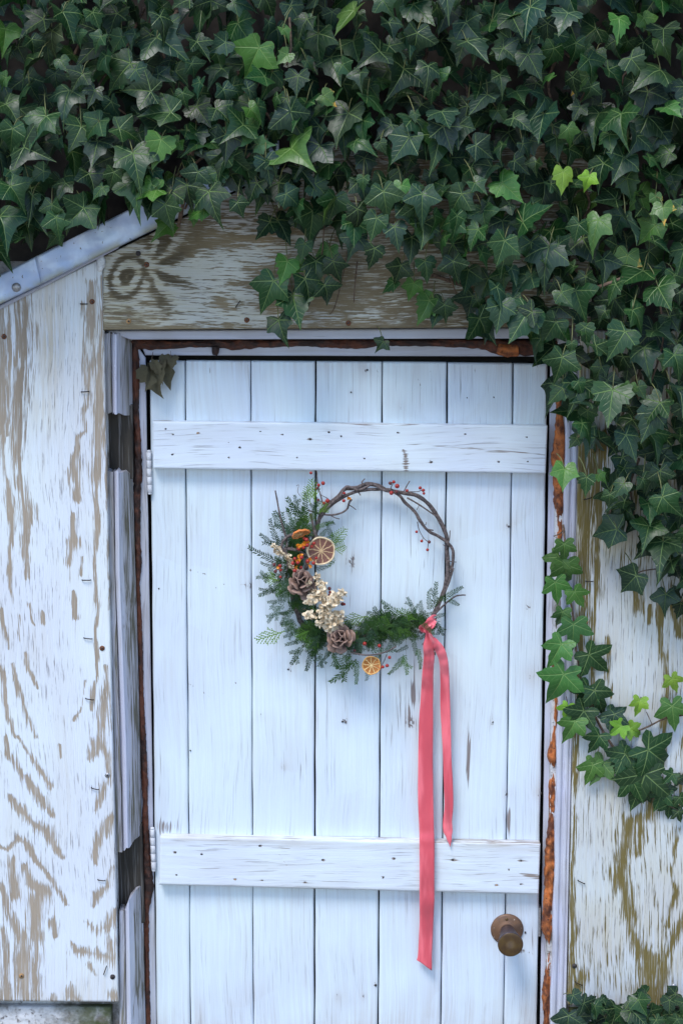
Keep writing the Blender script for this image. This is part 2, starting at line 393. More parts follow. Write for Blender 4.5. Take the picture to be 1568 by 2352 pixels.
# ---- left plywood panel
LS = [
 [(2,720,26),(6,900,22),(4,1000,14),(13,1084,9),(22,1164,15),(28,1228,9),(22,1300,8),(27,1350,7),(31,1400,5)],
 [(24,720,8),(22,900,7),(18,1000,6)],
 [(52,690,30),(56,760,40),(50,850,34),(44,940,24),(42,1040,22),(46,1110,15),(64,1165,26),(59,1215,16),(60,1325,9)],
 [(66,1388,8),(80,1436,4)],[(99,1405,5),(101,1430,8)],[(6,1400,6),(10,1440,8),(19,1490,5)],
 [(46,1415,7),(46,1470,8)],[(58,1500,5),(66,1538,8),(85,1580,5)],
 [(3,1532,10),(13,1580,9),(19,1644,8),(38,1692,7)],[(29,1525,6),(38,1564,9),(48,1596,10),(64,1644,9),(83,1692,7)],
 [(196,700,10),(196,860,8),(200,900,6)],[(212,650,14),(214,720,20),(212,800,14),(206,880,10),(204,930,14),(192,950,13)],
 [(192,940,12),(196,990,9),(182,1004,8),(174,1040,9),(170,1084,18),(178,1110,16),(179,1148,10)],
 [(170,1244,16),(160,1292,11)],[(168,1180,5),(170,1240,8)],[(187,1280,3),(187,1320,7)],[(170,1360,6),(170,1388,9),(175,1420,6)],
 [(233,640,10),(231,760,12),(230,940,22),(224,1068,22),(220,1132,14),(226,1196,10),(219,1308,6),(224,1388,7),(220,1450,6),(224,1520,5),(220,1564,6),(211,1628,8)],
 [(243,1532,6),(242,1580,13),(237,1644,21),(229,1692,23),(236,1720,14),(252,1747,13),(247,1794,14),(234,1830,12),(218,1862,10)],
 [(198,1564,5),(190,1620,3),(173,1654,6)],
 [(14,1693,8),(22,1729,11),(43,1769,13),(72,1805,15),(101,1844,15),(122,1873,8)],
 [(43,1693,6),(65,1725,9),(90,1761,9),(115,1805,10)],
 [(22,1830,10),(47,1859,15),(72,1887,15),(108,1909,19),(126,1941,10),(144,1970,7)],
 [(0,1945,8),(20,1952,6),(43,1923,9),(65,1941,11),(83,1977,8),(108,2006,7),(137,2049,8),(155,2078,6)],
 [(59,1988,8),(68,2028,16),(100,2049,20),(83,2071,30),(86,2107,25),(83,2161,22),(81,2233,15),(88,2298,13)],
 [(0,2028,10),(12,2060,10),(22,2100,14),(40,2143,20),(54,2179,30),(54,2233,27),(58,2300,34)],
 [(4,2136,12),(14,2197,14),(18,2300,20)],[(36,2053,20),(30,2020,12),(29,1974,14)],
 [(216,1705,18),(214,1725,20),(205,1743,10)],
 [(252,1880,14),(241,1909,20),(223,1945,16),(220,1981,9)],[(259,1992,10),(248,2035,14),(223,2057,16),(216,2081,8)],
 [(264,2089,12),(252,2125,20),(223,2139,16),(198,2118,8)],[(256,2165,26),(259,2200,24),(198,2186,14),(173,2183,14),(166,2164,5)],
 [(122,2118,14),(130,2150,8)],[(126,2285,8),(126,2295,16)],[(158,2255,4),(166,2287,22),(180,2298,14)],[(263,2287,20)],
 [(140,1740,4),(136,1710,3)],[(220,2240,6),(205,2215,8)],
 [(243,1000,3),(246,1150,4),(252,1400,3)],
]
def fL(U, V):
    u2 = U + (vnoise(U, V, 14, 26, 3)-.5)*7
    R = np.zeros_like(U)
    for s in LS: R = np.maximum(R, streak(u2, V, s))
    R = R * (0.76 + .42*vnoise(U, V, 22, 60, 8)) + .04
    R += .10*gs(U, V, 175, 1220, 45, 260) + .12*gs(U,V,60,2150,80,160) + .10*gs(U,V,110,1930,70,110)
    e = np.clip((U - (235+(V-590)*.0217) + 3)/4, 0, 1) * .45 * vnoise(U, V, 20, 30, 4)*1.6
    R = np.maximum(R, e)
    G = .25 + .55*gs(U, V, 58, 850, 22, 180) + .3*(vnoise(U, V, 40, 90, 2)-.5)
    B = .65*gs(U, V, 110, 760, 32, 170) + .35*gs(U, V, 215, 760, 30, 170) + .25*gs(U,V,15,750,40,200) + .45*np.clip((V-2200)/100,0,1)*vnoise(U,V,30,60,6) + .35*vnoise(U,V,60,140,5)
    return np.stack([np.clip(R,0,1), np.clip(G,0,1), np.clip(B,0,1)], -1)
LP = sheet('plywood_panel', quad((-120,764),(235,592),(272,2301),(-120,2298)), 131, 570, 0.0, .018, M_plyL, shed, fL)
LP['label'] = 'tall left plywood panel with white paint worn off in long brown streaks'
# ---- header board with the big knot figure
def fH(U, V):
    R = .53 + .25*(vnoise(U, V, 120, 22, 1)-.5)
    # figure round the knot
    kx, ky = 292., 636.
    dx = U-kx; dy = (V-ky)*1.05
    rr = np.hypot(dx, dy) * (1 + .16*np.sin(2*np.arctan2(dy, dx)+.7)) + 6*(vnoise(U,V,26,18,11)-.5)
    ring = .5 + .5*np.sin(rr/5.6)
    kn = np.clip(1.25 - rr/92., 0, 1)
    fx, fy = 338., 606.
    ax = U-fx; ay = V-fy
    ph = np.arctan2(ay, ax); fr = np.hypot(ax, ay)
    ray = .5 + .5*np.sin(ph*8.5 + fr*.030 + 1.2*(vnoise(U,V,50,30,12)-.5) + 1.0)
    sel = np.clip((fr-8)/30, 0, 1) * np.clip(1.35 - fr/150., 0, 1) * np.clip((ax+20)/50, 0, 1)
    fig = ring*kn*(1-sel) + ray*sel
    amt = np.clip(np.maximum(kn, sel)*1.25, 0, 1)
    left = np.clip((470-U)/120, 0, 1)
    R = R + .16*left
    R = R*(1-amt) + amt*(.22 + .80*fig)
    # bare and painted fields of the middle
    R -= .34*gs(U, V, 560, 660, 45, 70)*(1-amt) + .30*gs(U, V, 460, 640, 60, 30) + .34*gs(U,V,420,715,30,20) + .32*gs(U,V,530,725,60,16) + .2*gs(U,V,560,590,90,16) + .25*gs(U,V,560,535,50,9)
    R += .60*streak(U, V, [(575,648,46),(640,655,60),(760,660,70)]) + .5*streak(U, V, [(505,690,18),(525,712,30),(520,735,16)])
    R += .45*streak(U, V, [(380,580,16),(450,566,30),(560,545,26),(660,530,20)]) + .35*gs(U,V,420,520,80,26)
    R += .25*np.clip((V-742)/10,0,1)
    R += .12*np.clip((U-760)/120, 0, 1)
    G = .16 + .95*amt*fig + .5*gs(U,V,640,655,90,24) + .2*np.clip((U-720)/200,0,1) + .5*gs(U,V,350,545,60,26) + .35*gs(U,V,560,500,260,30) + .2*(vnoise(U,V,60,20,3)-.5)
    B = .35 + .5*left + .3*np.clip((U-700)/200,0,1)
    return np.stack([np.clip(R,0,1), np.clip(G,0,1), np.clip(B,0,1)], -1)
def SH(s, t):
    u = 237.5 + s*1120
    top = np.maximum(330, 590 - .486*(u-237)); bot = 757.5 - s*7
    return u, top + t*(bot-top)
HB = sheet('header_board', SH, 380, 130, -.001, .019, M_plyH, shed, fH)
HB['label'] = 'weathered brown header board with a large ringed knot over the door'
# gable boarding hidden under the ivy, coloured dark for the shade between leaves
gb = MB(); a = P(-700, -500, .02); b = P(2300, 760, .02)
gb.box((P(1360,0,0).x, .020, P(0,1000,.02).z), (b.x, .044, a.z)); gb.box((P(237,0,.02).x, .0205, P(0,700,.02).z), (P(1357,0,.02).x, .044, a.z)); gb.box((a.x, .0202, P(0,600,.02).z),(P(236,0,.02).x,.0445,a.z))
gb.obj('gable_boarding', simple('gable_boards_shaded', (.045,.036,.03), .9, .5, 25), shed, False)
# ---- right plywood panel
RS = [
 [(1344,1000,34),(1342,1080,30),(1342,1250,26),(1338,1400,24),(1330,1480,14),(1326,1560,16),(1322,1700,16),(1320,1800,17),(1315,2000,14),(1312,2200,20),(1308,2300,26)],
 [(1384,1000,20),(1368,1120,14),(1376,1200,14),(1368,1239,13),(1373,1279,9),(1368,1333,10),(1367,1386,11),(1363,1439,14),(1360,1470,12),(1360,1546,14),(1357,1586,16),(1356,1640,10)],
 [(1459,1330,14),(1461,1359,18),(1464,1400,22)],[(1491,1390,5),(1491,1430,10)],
 [(1512,1380,10),(1517,1453,13),(1520,1493,10),(1531,1546,12),(1531,1586,16),(1528,1626,14),(1520,1693,13),(1524,1760,10)],
 [(1545,1390,14),(1550,1420,17),(1557,1460,14)],[(1580,1380,30),(1580,1460,20)],
 [(1395,1466,10),(1396,1546,12),(1400,1600,8)],
 [(1500,1832,20),(1482,1875,28),(1445,1886,28),(1435,1940,36),(1417,2005,38),(1435,2048,28),(1446,2095,27),(1449,2138,16),(1467,2181,28),(1493,2203,36),(1489,2246,38),(1485,2310,44)],
 [(1471,1880,22),(1471,1925,26),(1460,1960,16)],
 [(1580,2085,16),(1565,2120,16),(1543,2163,18),(1525,2210,22),(1514,2264,28),(1510,2310,30)],
 [(1557,1904,12),(1550,1950,8),(1543,1994,11),(1550,2048,8),(1532,2127,10)],[(1385,1970,5),(1385,2020,7)],
 [(1338,2240,22),(1330,2275,20)],[(1560,1780,9),(1560,1850,8)],[(1515,1790,12),(1505,1850,12)],
]
def fR(U, V):
    u2 = U + (vnoise(U, V, 12, 26, 31)-.5)*8
    R = np.full_like(U, .24)
    for s in RS: R = np.maximum(R, streak(u2, V, s)*(.86+.3*vnoise(U,V,20,50,32)))
    R += .16*np.clip((1500-V)/350, 0, 1) + .10*gs(U,V,1460,2120,60,120) + .09*gs(U, V, 1380, 2230, 80, 80) + .10*(vnoise(U,V,40,120,33)-.5) - .16*gs(U,V,1430,1500,55,170)- .14*gs(U,V,1370,1950,40,140)
    G = .30 + .25*vnoise(U,V,50,110,34) + .25*gs(U,V,1350,1150,60,160) 
    B = .25 + .6*np.clip((1380-V)/300, 0, 1) + .4*np.clip((V-2050)/200,0,1)*np.clip((U-1420)/80,0,1) + .3*vnoise(U,V,60,160,35)
    return np.stack([np.clip(R,0,1), np.clip(G,0,1), np.clip(B,0,1)], -1)
RP = sheet('plywood_panel', quad((1333,760.5),(1700,760.5),(1700,2313),(1303.5,2308)), 122, 500, .0, .018, M_plyR, shed, fR)
RP['label'] = 'right plywood panel with olive bare patches under hanging ivy'
# stone footing below left panel, mossy
def fW(U, V): return np.stack([np.clip((U-110)/120,0,1)*.95, U*0, U*0], -1)
def dW(U, V): return .006*vnoise(U,V,40,30,41) + .012*vnoise(U,V,110,70,42) + .004*vnoise(U,V,12,10,43)
sheet('stone_footing', quad((-130,2306),(258,2309),(272,3150),(-130,3150)), 90, 180, .036, .02, M_wall, shed, fW, dW)
sheet('stone_footing', quad((1306,2316),(1700,2320),(1700,3150),(1290,3150)), 60, 120, .036, .02, M_wall, shed, lambda U,V: fW(U*0+400,V), dW)

# ---- flashing along the sloping roof edge
def flash(name, u0, u1, lift, lab=None):
    def top(u): return 631 - .505*u
    def bot(u): return 699 - .487*u
    def S(s, t):
        u = u0 + s*(u1-u0) + (t*15 if True else 0)
        return u, top(u) + t*(bot(u)-top(u))
    def fld(U, V):
        t = (V - top(U))/(bot(U)-top(U))
        return np.stack([np.clip((t-.72)*4, 0, 1)*.8 + .25*np.clip(.15-t,0,1)*6, U*0, U*0], -1)
    o = sheet(name, S, 60, 24, lift, .0025, M_flash, shed, fld, lambda U,V: .004*vnoise(U,V,60,40,51)+.0015*vnoise(U,V,14,14,52))
    return o
fl1 = flash('flashing', -160, 84, -.030); fl2 = flash('flashing', 80, 500, -.034)
fl1['label'] = 'lower bluish metal flashing strip with a round nail head'
# folded lower and roof side of the flashing + thin strip beneath it
for (d0, d1, off, nm, mt) in ((-.028, .03, 0, 'roof_edge', M_trimx),):
    m = MB()
    for k in range(1):
        a = P(-160, 699+.487*160, d0); b = P(640, 699-.487*640, d0)
        th = .010
        m.add([a+Vector((0,.004,0)), b+Vector((0,.004,0)), b+Vector((0,.05,0)), a+Vector((0,.05,0)), a+Vector((0,.004,.055)), b+Vector((0,.004,.055)), b+Vector((0,.4,.055)), a+Vector((0,.4,.055))],
              [(0,1,2,3),(4,5,6,7),(0,4,5,1),(1,5,6,2),(2,6,7,3),(3,7,4,0)])
    m.obj(nm, M_flash, shed, False)
sheet('roof_edge_strip', quad((-120,762),(272,564),(272,570),(-120,774)), 60, 4, -.012, .011, M_trimx, shed, lambda U,V: np.stack([U*0+.3*vnoise(U,V,20,10,61),U*0+.3,U*0+.5],-1))
def disc(name, u, v, d, r, mat, parent, n=9, dome=.001, irr=.0, hole=None, label=None, squash=1.):
    c = P(u, v, d); vs = [c + Vector((0, -dome, 0))]
    for k in range(n):
        a = 2*math.pi*k/n; q = r*(1+irr*(rnd.random()-.5)); vs.append(c + Vector((math.cos(a)*q, 0, math.sin(a)*q*squash)))
    for k in range(n): vs.append(vs[1+k] + Vector((0, .003, 0)))
    fs = [(0, 1+k, 1+(k+1)%n) for k in range(n)] + [(1+k, 1+n+k, 1+n+(k+1)%n, 1+(k+1)%n) for k in range(n)]
    fs = [tuple(reversed(f)) for f in fs]
    o = mk(name, vs, fs, mat, parent, True)
    if label: o['label'] = label
    return o
disc('nail', 38, 660, -.037, .0092, M_steel, fl1, 14, .002)
# lump of white caulk where flashing, panel and header meet
cm = MB(); cc = P(232, 604, -.004)
nu, nv_ = 10, 8
vs = []
for j in range(nv_+1):
    for i in range(nu):
        th = math.pi*j/nv_; ph = 2*math.pi*i/nu; q = Vector((math.sin(th)*math.cos(ph), math.sin(th)*math.sin(ph), math.cos(th)))
        k = 1+.35*mnoise.noise(q*2.3)
        vs.append(cc + Vector((q.x*.0095*k, q.y*.007*k, q.z*.017*k)))
cm.add(vs, [(j*nu+i, (j+1)*nu+i, (j+1)*nu+(i+1)%nu, j*nu+(i+1)%nu) for j in range(nv_) for i in range(nu)])
cm.obj('caulk_lump', simple('caulk', (.72,.73,.74), .7, .3, 120, .6), shed)

# ---- left moulding in three pieces, old wood behind the breaks
mv = [765, 946, 1085, 1317, 1693, 1955, 2092, 2352, 3150]
mu = [[240,244,247,246,260,267,274,276,284],[253,257,260,264,275,281,286,290,300],[259,260,264,266,281,286,289,292,302],[272,272,276,279,293,298,300,305,316],[303,305,305,312,322,326,329,335,347]]
def mold(k, v): return np.interp(v, mv, mu[k])
def moulding(v0s, v1s):
    prof = [(0,-1.5,.030),(0,0,.019),(.5,0,.017),(1,0,.019),(1,2,.027),(2,-1,.026),(2,0,.018),(2.35,0,.012),(2.7,0,.013),(3,0,.020),(3.4,0,.034),(3.7,0,.046),(4,0,.066),(4,.5,.085)]
    n = len(prof); nt = 90; U = np.zeros((nt, n)); V = U.copy(); Dp = U.copy(); A = np.zeros((nt, n, 3))
    for j in range(nt):
        t = j/(nt-1)
        for i, (k, off, dp) in enumerate(prof):
            f = (k/4)
            va = np.interp(f, [0,.5,.75,1], v0s); vb = np.interp(f, [0,.5,.75,1], v1s)
            jag = 3.0*math.sin(i*2.1+v0s[0]) * (1 if j in (0, nt-1) else 0)
            v = va + t*(vb-va) + jag
            lo = int(math.floor(k)); hi = min(lo+1, 4); u = (1-(k-lo))*mold(lo, v) + (k-lo)*mold(hi, v) + off
            U[j,i] = u; V[j,i] = v; Dp[j,i] = dp
            nz = float(vnoise(np.array(u*1.), np.array(v*1.), 7, 60, 71))
            A[j,i] = (.30 + .14*(k < 1.2) + .35*(k > 3.3)*nz + (-.22 if 2 <= k <= 2.9 else 0), .35+.3*(k>3.3), .8 if (k < 1.2 or k > 3.2) else .1)
    W = PA(U, V, Dp).reshape(-1, 3); i = np.arange(nt*n).reshape(nt, n)
    q = np.stack([i[:-1,:-1], i[1:,:-1], i[1:,1:], i[:-1,1:]], -1).reshape(-1, 4)
    # end grain caps
    back = []; faces = []
    for row in (0, nt-1):
        r = W[i[row]]; b = r.copy(); b[:, 1] = .088; s0 = len(W)+len(back)*1
        back.append(b)
    Wb = np.concatenate([W]+back); A2 = np.concatenate([A.reshape(-1,3)] + [np.tile([.6,.9,.9], (n,1))]*2)
    for h, row in enumerate((0, nt-1)):
        s0 = len(W) + h*n
        for k in range(n-1):
            f = (i[row,k], i[row,k+1], s0+k+1, s0+k); faces.append(f if h == 0 else f[::-1])
    return mk('moulding', Wb, np.concatenate([q, np.array(faces)]), M_trim, shed, False, A2)
moulding([765,765,768,772],[948,950,951,954]); moulding([1083,1083,1084,1086],[1958,1953,1945,1913]); moulding([2094,2088,2060,2030],[3150,3150,3150,3150])
sheet('old_casing', quad((238,930),(304,930),(306,1100),(244,1100)), 20, 50, .052, .03, M_old, shed, lambda U,V: np.stack([U*0+.6,.7+.3*vnoise(U,V,12,60,81),U*0+.8],-1))
sheet('old_casing', quad((262,1895),(326,1895),(332,2120),(268,2120)), 20, 60, .056, .03, M_old, shed, lambda U,V: np.stack([U*0+.6,.7+.3*vnoise(U,V,12,60,82),U*0+.8],-1))
# white head trim, frame head, jambs
def ft(r, g_, b_, seed): return lambda U, V: np.stack([U*0+r+.3*(vnoise(U,V,60,60,seed)-.5), U*0+g_, np.clip(b_+.5*(vnoise(U,V,50,50,seed+1)-.5),0,1)], -1)
sheet('head_trim', quad((246,760),(1310,753),(1310,777),(300,780)), 200, 8, .026, .04, M_trimx, shed, ft(.12,.4,.35,91))
sheet('frame_head', quad((322,786),(1300,789),(1285,819),(334,816)), 200, 10, .076, .005, M_trimx, shed, ft(.14,.4,.45,93))
sheet('frame_jamb', quad((312,790),(334.5,822),(362,2500),(330,2500)), 12, 340, .0765, .005, M_trim, shed, ft(.12,.5,.35,95))
sheet('frame_jamb', quad((1263,824),(1312,790),(1290,2500),(1237,2500)), 16, 340, .0765, .005, M_trim, shed, ft(.10,.5,.2,97))
# right casing board with a shallow groove
def SC(s, t):
    v = 788 + t*(2760-788)
    l = np.interp(v, [788,1082,1200,1600,1740,2050,2352,2760],[1299,1298,1294,1284,1279,1272,1264,1254]) + 1.2*np.sin(v/31.)*(1-s)
    r = np.interp(v, [788,1146,1333,1520,1724,2048,2308,2760],[1334,1331,1327,1320,1312,1305,1300,1290]) - .5
    return l + s*(r-l), v
def dC(U, V):
    l = np.interp(V, [788,1082,1200,1600,1740,2050,2352,2760],[1299,1298,1294,1284,1279,1272,1264,1254]); x = (U-l)/33
    return -.006*np.exp(-((x-.42)/.09)**2) - .004*np.exp(-((x-.85)/.06)**2)
sheet('casing', SC, 22, 400, .020, .05, M_trim, shed, ft(.04,.5,.12,99), dC)

# ---- expanding foam squeezed out round the frame
def foam(pts, depth, bulge, seed, step=5, mat=None):
    L = [0]
    for a, b in zip(pts[:-1], pts[1:]): L.append(L[-1]+math.hypot(b[0]-a[0], b[1]-a[1]))
    n = max(4, int(L[-1]/step)); m = 11; vs = []; T = np.linspace(0, L[-1], n)
    X = np.interp(T, L, [p[0] for p in pts]); Y = np.interp(T, L, [p[1] for p in pts]); Wd = np.interp(T, L, [p[2] for p in pts])
    for j in range(n):
        a = max(j-1, 0); b = min(j+1, n-1); tx, ty = X[b]-X[a], Y[b]-Y[a]; l = math.hypot(tx, ty); nx, ny = ty/l, -tx/l
        for k in range(m):
            th = math.pi*k/(m-1); s = math.cos(th); h = math.sin(th)
            q = Vector((X[j]*.05, Y[j]*.05, k*.45+seed)); e = 1+.45*mnoise.noise(q)
            wj = Wd[j]*(1+.30*mnoise.noise(Vector((Y[j]*.11+X[j]*.07, seed*3.1, 5*(1 if s > 0 else -1)))))
            lump = .5*mnoise.noise(Vector((X[j]*.09, Y[j]*.09, k*.9+seed)))
            dd = depth - bulge*min(1., Wd[j]/10)*h*(e+lump) + (.012 if k in (0, m-1) else 0)
            vs.append(P(X[j]+nx*s*wj, Y[j]+ny*s*wj, dd))
    fs = [(j*m+k, j*m+k+1, (j+1)*m+k+1, (j+1)*m+k) for j in range(n-1) for k in range(m-1)]
    return mk('foam_bead', vs, [f[::-1] for f in fs], mat or M_foam_shaded, shed)
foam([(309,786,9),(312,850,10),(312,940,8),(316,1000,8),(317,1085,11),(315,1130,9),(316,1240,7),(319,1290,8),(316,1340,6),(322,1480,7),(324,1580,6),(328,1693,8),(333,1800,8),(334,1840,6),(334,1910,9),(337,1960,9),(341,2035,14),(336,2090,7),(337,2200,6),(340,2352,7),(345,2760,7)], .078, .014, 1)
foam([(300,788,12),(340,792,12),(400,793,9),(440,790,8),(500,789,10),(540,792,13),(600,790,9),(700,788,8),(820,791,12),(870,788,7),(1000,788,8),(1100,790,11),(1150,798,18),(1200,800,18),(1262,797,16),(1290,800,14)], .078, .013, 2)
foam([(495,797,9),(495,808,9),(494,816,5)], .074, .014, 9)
foam([(1142,800,12),(1165,806,16),(1190,804,12)], .072, .016, 10, mat=M_foam)
foam([(1285,800,10),(1284,919,8),(1284,960,9),(1286,1015,15),(1281,1059,17),(1284,1082,15),(1283,1146,14),(1285,1194,7),(1284,1231,8),(1280,1266,7),(1280,1333,6),(1275,1400,4),(1275,1453,5),(1272,1533,7),(1274,1580,7),(1277,1613,7),(1274,1666,6),(1270,1705,7),(1267,1735,13),(1271,1767,4),(1267,1803,9),(1267,1868,7),(1265,1926,12),(1263,1976,14),(1261,2048,12),(1258,2090,12),(1256,2131,15),(1261,2167,4),(1259,2217,6),(1254,2275,11),(1255,2318,9),(1255,2352,8),(1248,2500,9),(1245,2760,8)], .056, .020, 3, mat=M_foam)

# staples and screws in the panels
def staple(u0, v0, u1, v1, d, parent):
    m = MB(); a = P(u0, v0, d); b = P(u1, v1, d); o = Vector((0,-.003,0)); tube(m, [a+Vector((0,.003,0)), a+o, b+o, b+Vector((0,.003,0))], .0011, n=5, sub=2); m.obj('staple', M_iron, parent)
for s in [(186,698,200,698),(188,900,204,899),(190,1332,208,1332),(194,1465,211,1467),(198,1604,214,1607),(211,1809,226,1813),(226,2020,241,2022),(239,2237,245,2220)]: staple(*s, -.001, LP)
for s in [(1341,1147,1356,1143),(1345,1335,1360,1335),(1327,2022,1341,2029),(1321,2255,1335,2262)]: staple(*s, -.001, RP)
staple(542,705,551,692,-.002,HB)
def screw(u, v, d, mat, parent, r=.0055):
    o = disc('screw', u, v, d-.0012, r, mat, parent, 12, .0004, .15)
    disc('nail_hole', u, v, d-.0022, r*.38, M_hole, parent, 7, .0002)
for (u,v,m) in [(212,693,M_rust),(10,773,M_rust),(235,1489,M_rust),(247,1781,M_steel),(50,2242,M_ochre),(259,2244,M_hole)]: screw(u,v,0,m,LP)
for (u,v,m) in [(318,582,M_hole),(296,738,M_ochre),(567,735,M_rust),(337,608,M_rust),(800,742,M_rust)]: screw(u,v,-.001,m,HB)
for (u,v,m) in [(1344,1427,M_ochre),(1329,1764,M_rust),(1318,2219,M_hole),(1547,2266,M_steel)]: screw(u,v,0,m,RP)

# ------------------------------------------------------------------ the door
DF = .070
door = thing('door', (0, DF, 0), 'white painted plank door with two horizontal battens and a brown knob', 'door')
bt = [344.5,425,576,725,878,1027,1178,1256]; bb = [361,438,582,722,868,1012,1156,1231.5]
gap_t = [0,3.0,2.6,4.2,2.6,4.4,3.4,0]; gap_b = [0,1.6,1.6,3.2,4.0,2.6,1.6,0]
tops = [829,829,830,831,832,834,836]
CR = [ # crackle patches on the planks: u, v, su, sv, amount
 (950,1230,60,130,.26),(960,1600,50,130,.26),(900,1700,30,160,.16),(1075,1700,30,130,.22),(1140,1420,60,120,.10),(800,1340,50,120,.17),(690,1760,40,80,.20),(560,1500,40,160,.06),
 (950,880,70,40,.18),(1060,880,60,40,.14),(760,880,40,60,.10),(840,1800,50,100,.12),(380,1900,24,18,.48),(365,1820,10,80,.28),(405,1860,8,60,.20),(640,860,60,50,.08),(1167,1880,7,40,.55),(1075,1740,4,60,.55),
 (1228,2140,8,50,.2),(1120,1850,30,60,.18),(948,1592,4,26,.75),(940,1640,3,20,.45),(975,1300,3,20,.3),(1060,2200,40,80,.12),(620,1330,6,30,.12),(1190,2185,20,5,.5)]
KN = [(808,1290,11),(790,1658,11),(1168,1207,9),(1130,1658,6),(1217,1553,9),(1161,1822,8),(840,852,6),(1212,1395,8),(668,1536,7),(920,934,6),(437,1725,7),(600,1645,6),(650,1762,5),(862,2262,5),(573,1345,7),(1235,1822,6),(775,2290,5),(806,900,3),(942,1660,9),(835,2290,4)]
RAYS = [[(430,1308,1.6),(470,1318,2.2),(485,1330,1.4)],[(490,1352,1.6),(520,1340,2.2),(560,1342,2),(575,1350,5)],[(432,1570,1.5),(455,1580,2),(480,1600,2)],[(500,1600,1.5),(530,1580,2),(550,1560,1.6)],[(1190,2178,4),(1208,2186,5),(1222,2190,3)],
        [(1011,1120,1.2),(1013,1170,1.6)],[(640,1250,1.2),(642,1320,1.4)],[(480,830,1.6),(483,860,1.2)],[(985,835,1.6),(990,872,2),(988,880,1.4)],[(960,870,1.6),(968,892,1.6)],[(1088,835,1.6),(1092,880,1.6)],[(1133,835,1.3),(1133,868,1.4)],[(860,840,2),(870,860,2.5),(868,872,2)]]
def fD(U, V):
    R = np.full_like(U, .10)
    for u, v, a, b, k in CR: R += k*gs(U, V, u, v, a, b)
    G = .35 + 0*U; B = .10 + .12*vnoise(U, V, 50, 160, 101)
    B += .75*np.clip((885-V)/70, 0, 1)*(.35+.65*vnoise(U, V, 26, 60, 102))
    B += .8*np.clip((V-2240)/130, 0, 1)*vnoise(U, V, 24, 60, 103) + .35*gs(U,V,1165,2140,60,60)*vnoise(U,V,10,30,106) + .22*vnoise(U,V,18,90,107)*(vnoise(U,V,120,260,108) > .5)
    B += .55*gs(U, V, 1165, 2075, 38, 40) + .30*np.clip((U-1205)/40,0,1)*np.clip(np.sin(V/90.),0,1)
    for u, v, r in KN:
        rr = np.hypot(U-u, (V-v)*.8); R += .52*np.exp(-(rr/(r*1.0))**2)*(.5+.5*np.sin(rr*1.5+1)) + .16*gs(U,V,u,v,r*.4,r*3); G += .5*np.exp(-(rr/r)**2)
        B += .35*np.exp(-(rr/(r*2.1))**2)
    for s in RAYS: R = np.maximum(R, .75*streak(U, V, s)); 
    # greyer band on the planks just below the upper batten
    B += .7*gs(U, V, 405, 1090, 32, 7) + .35*gs(U,V,780,1092,400,5)*vnoise(U,V,40,20,105)
    return np.stack([np.clip(R,0,1), np.clip(G,0,1), np.clip(B,0,1)], -1)
VB = 3050; ex = lambda a, b: a + (b-a)*(VB-830)/(2352-830)
for k in range(7):
    l0, r0 = bt[k]+gap_t[k]/2, bt[k+1]-gap_t[k+1]/2
    l1, r1 = ex(bt[k], bb[k])+gap_b[k]/2, ex(bt[k+1], bb[k+1])-gap_b[k+1]/2
    ns = max(8, int((r0-l0)/3.6))
    def S(s, t, l0=l0, r0=r0, l1=l1, r1=r1, k=k):
        t = t**1.0
        w1 = .35*np.sin(t*37+k) + .3*np.sin(t*91+2*k)
        u = (1-t)*(l0+s*(r0-l0)) + t*(l1+s*(r1-l1)) + w1*(np.abs(s-.5)*2)**6
        return u, tops[k] + s*1.2 + t*(VB-tops[k])
    sheet('plank', S, ns, 560, DF + [.0,.0006,-.0004,.0008,.0002,.0,.0006][k], .026, M_door, door, fD,
          lambda U, V, k=k: .0008*(vnoise(U,V,60,400,110+k)-.5), round_=.0016)
# added near-black strip; its colour keeps the plank gaps dark
bm_ = MB(); a = P(346, 826, .1); b = P(1250, 3040, .1); bm_.box((a.x+.004, .0975, b.z), (P(1228,0,.1).x, .112, a.z-.004)); bm_.obj('gap_dark_strip', M_dark, door, False)
def batten(tl, tr, br, bl, fld, lab):
    o = sheet('batten', quad(tl, tr, br, bl), 300, 38, DF-.024, .0245, M_batten, door, fld, lambda U, V: .0006*(vnoise(U,V,200,24,121)-.5), round_=.0014); o['label'] = lab; return o
n1 = [(381,985,6,0),(398,998,5,0),(454,995,7,1),(396,1044,6,0),(525,1016,3,0),(551,1028,8,0),(525,1051,5,0),(598,991,5,0),(649,998,6,0),(712,1009,8,0),(682,1051,5,0),(755,993,6,0),(783,1002,6,0),(913,994,6,0),(837,1053,5,0),(990,1061,8,0),(1068,997,7,0),(1145,1061,6,0),(1209,1004,5,0),(1211,1060,5,0)]
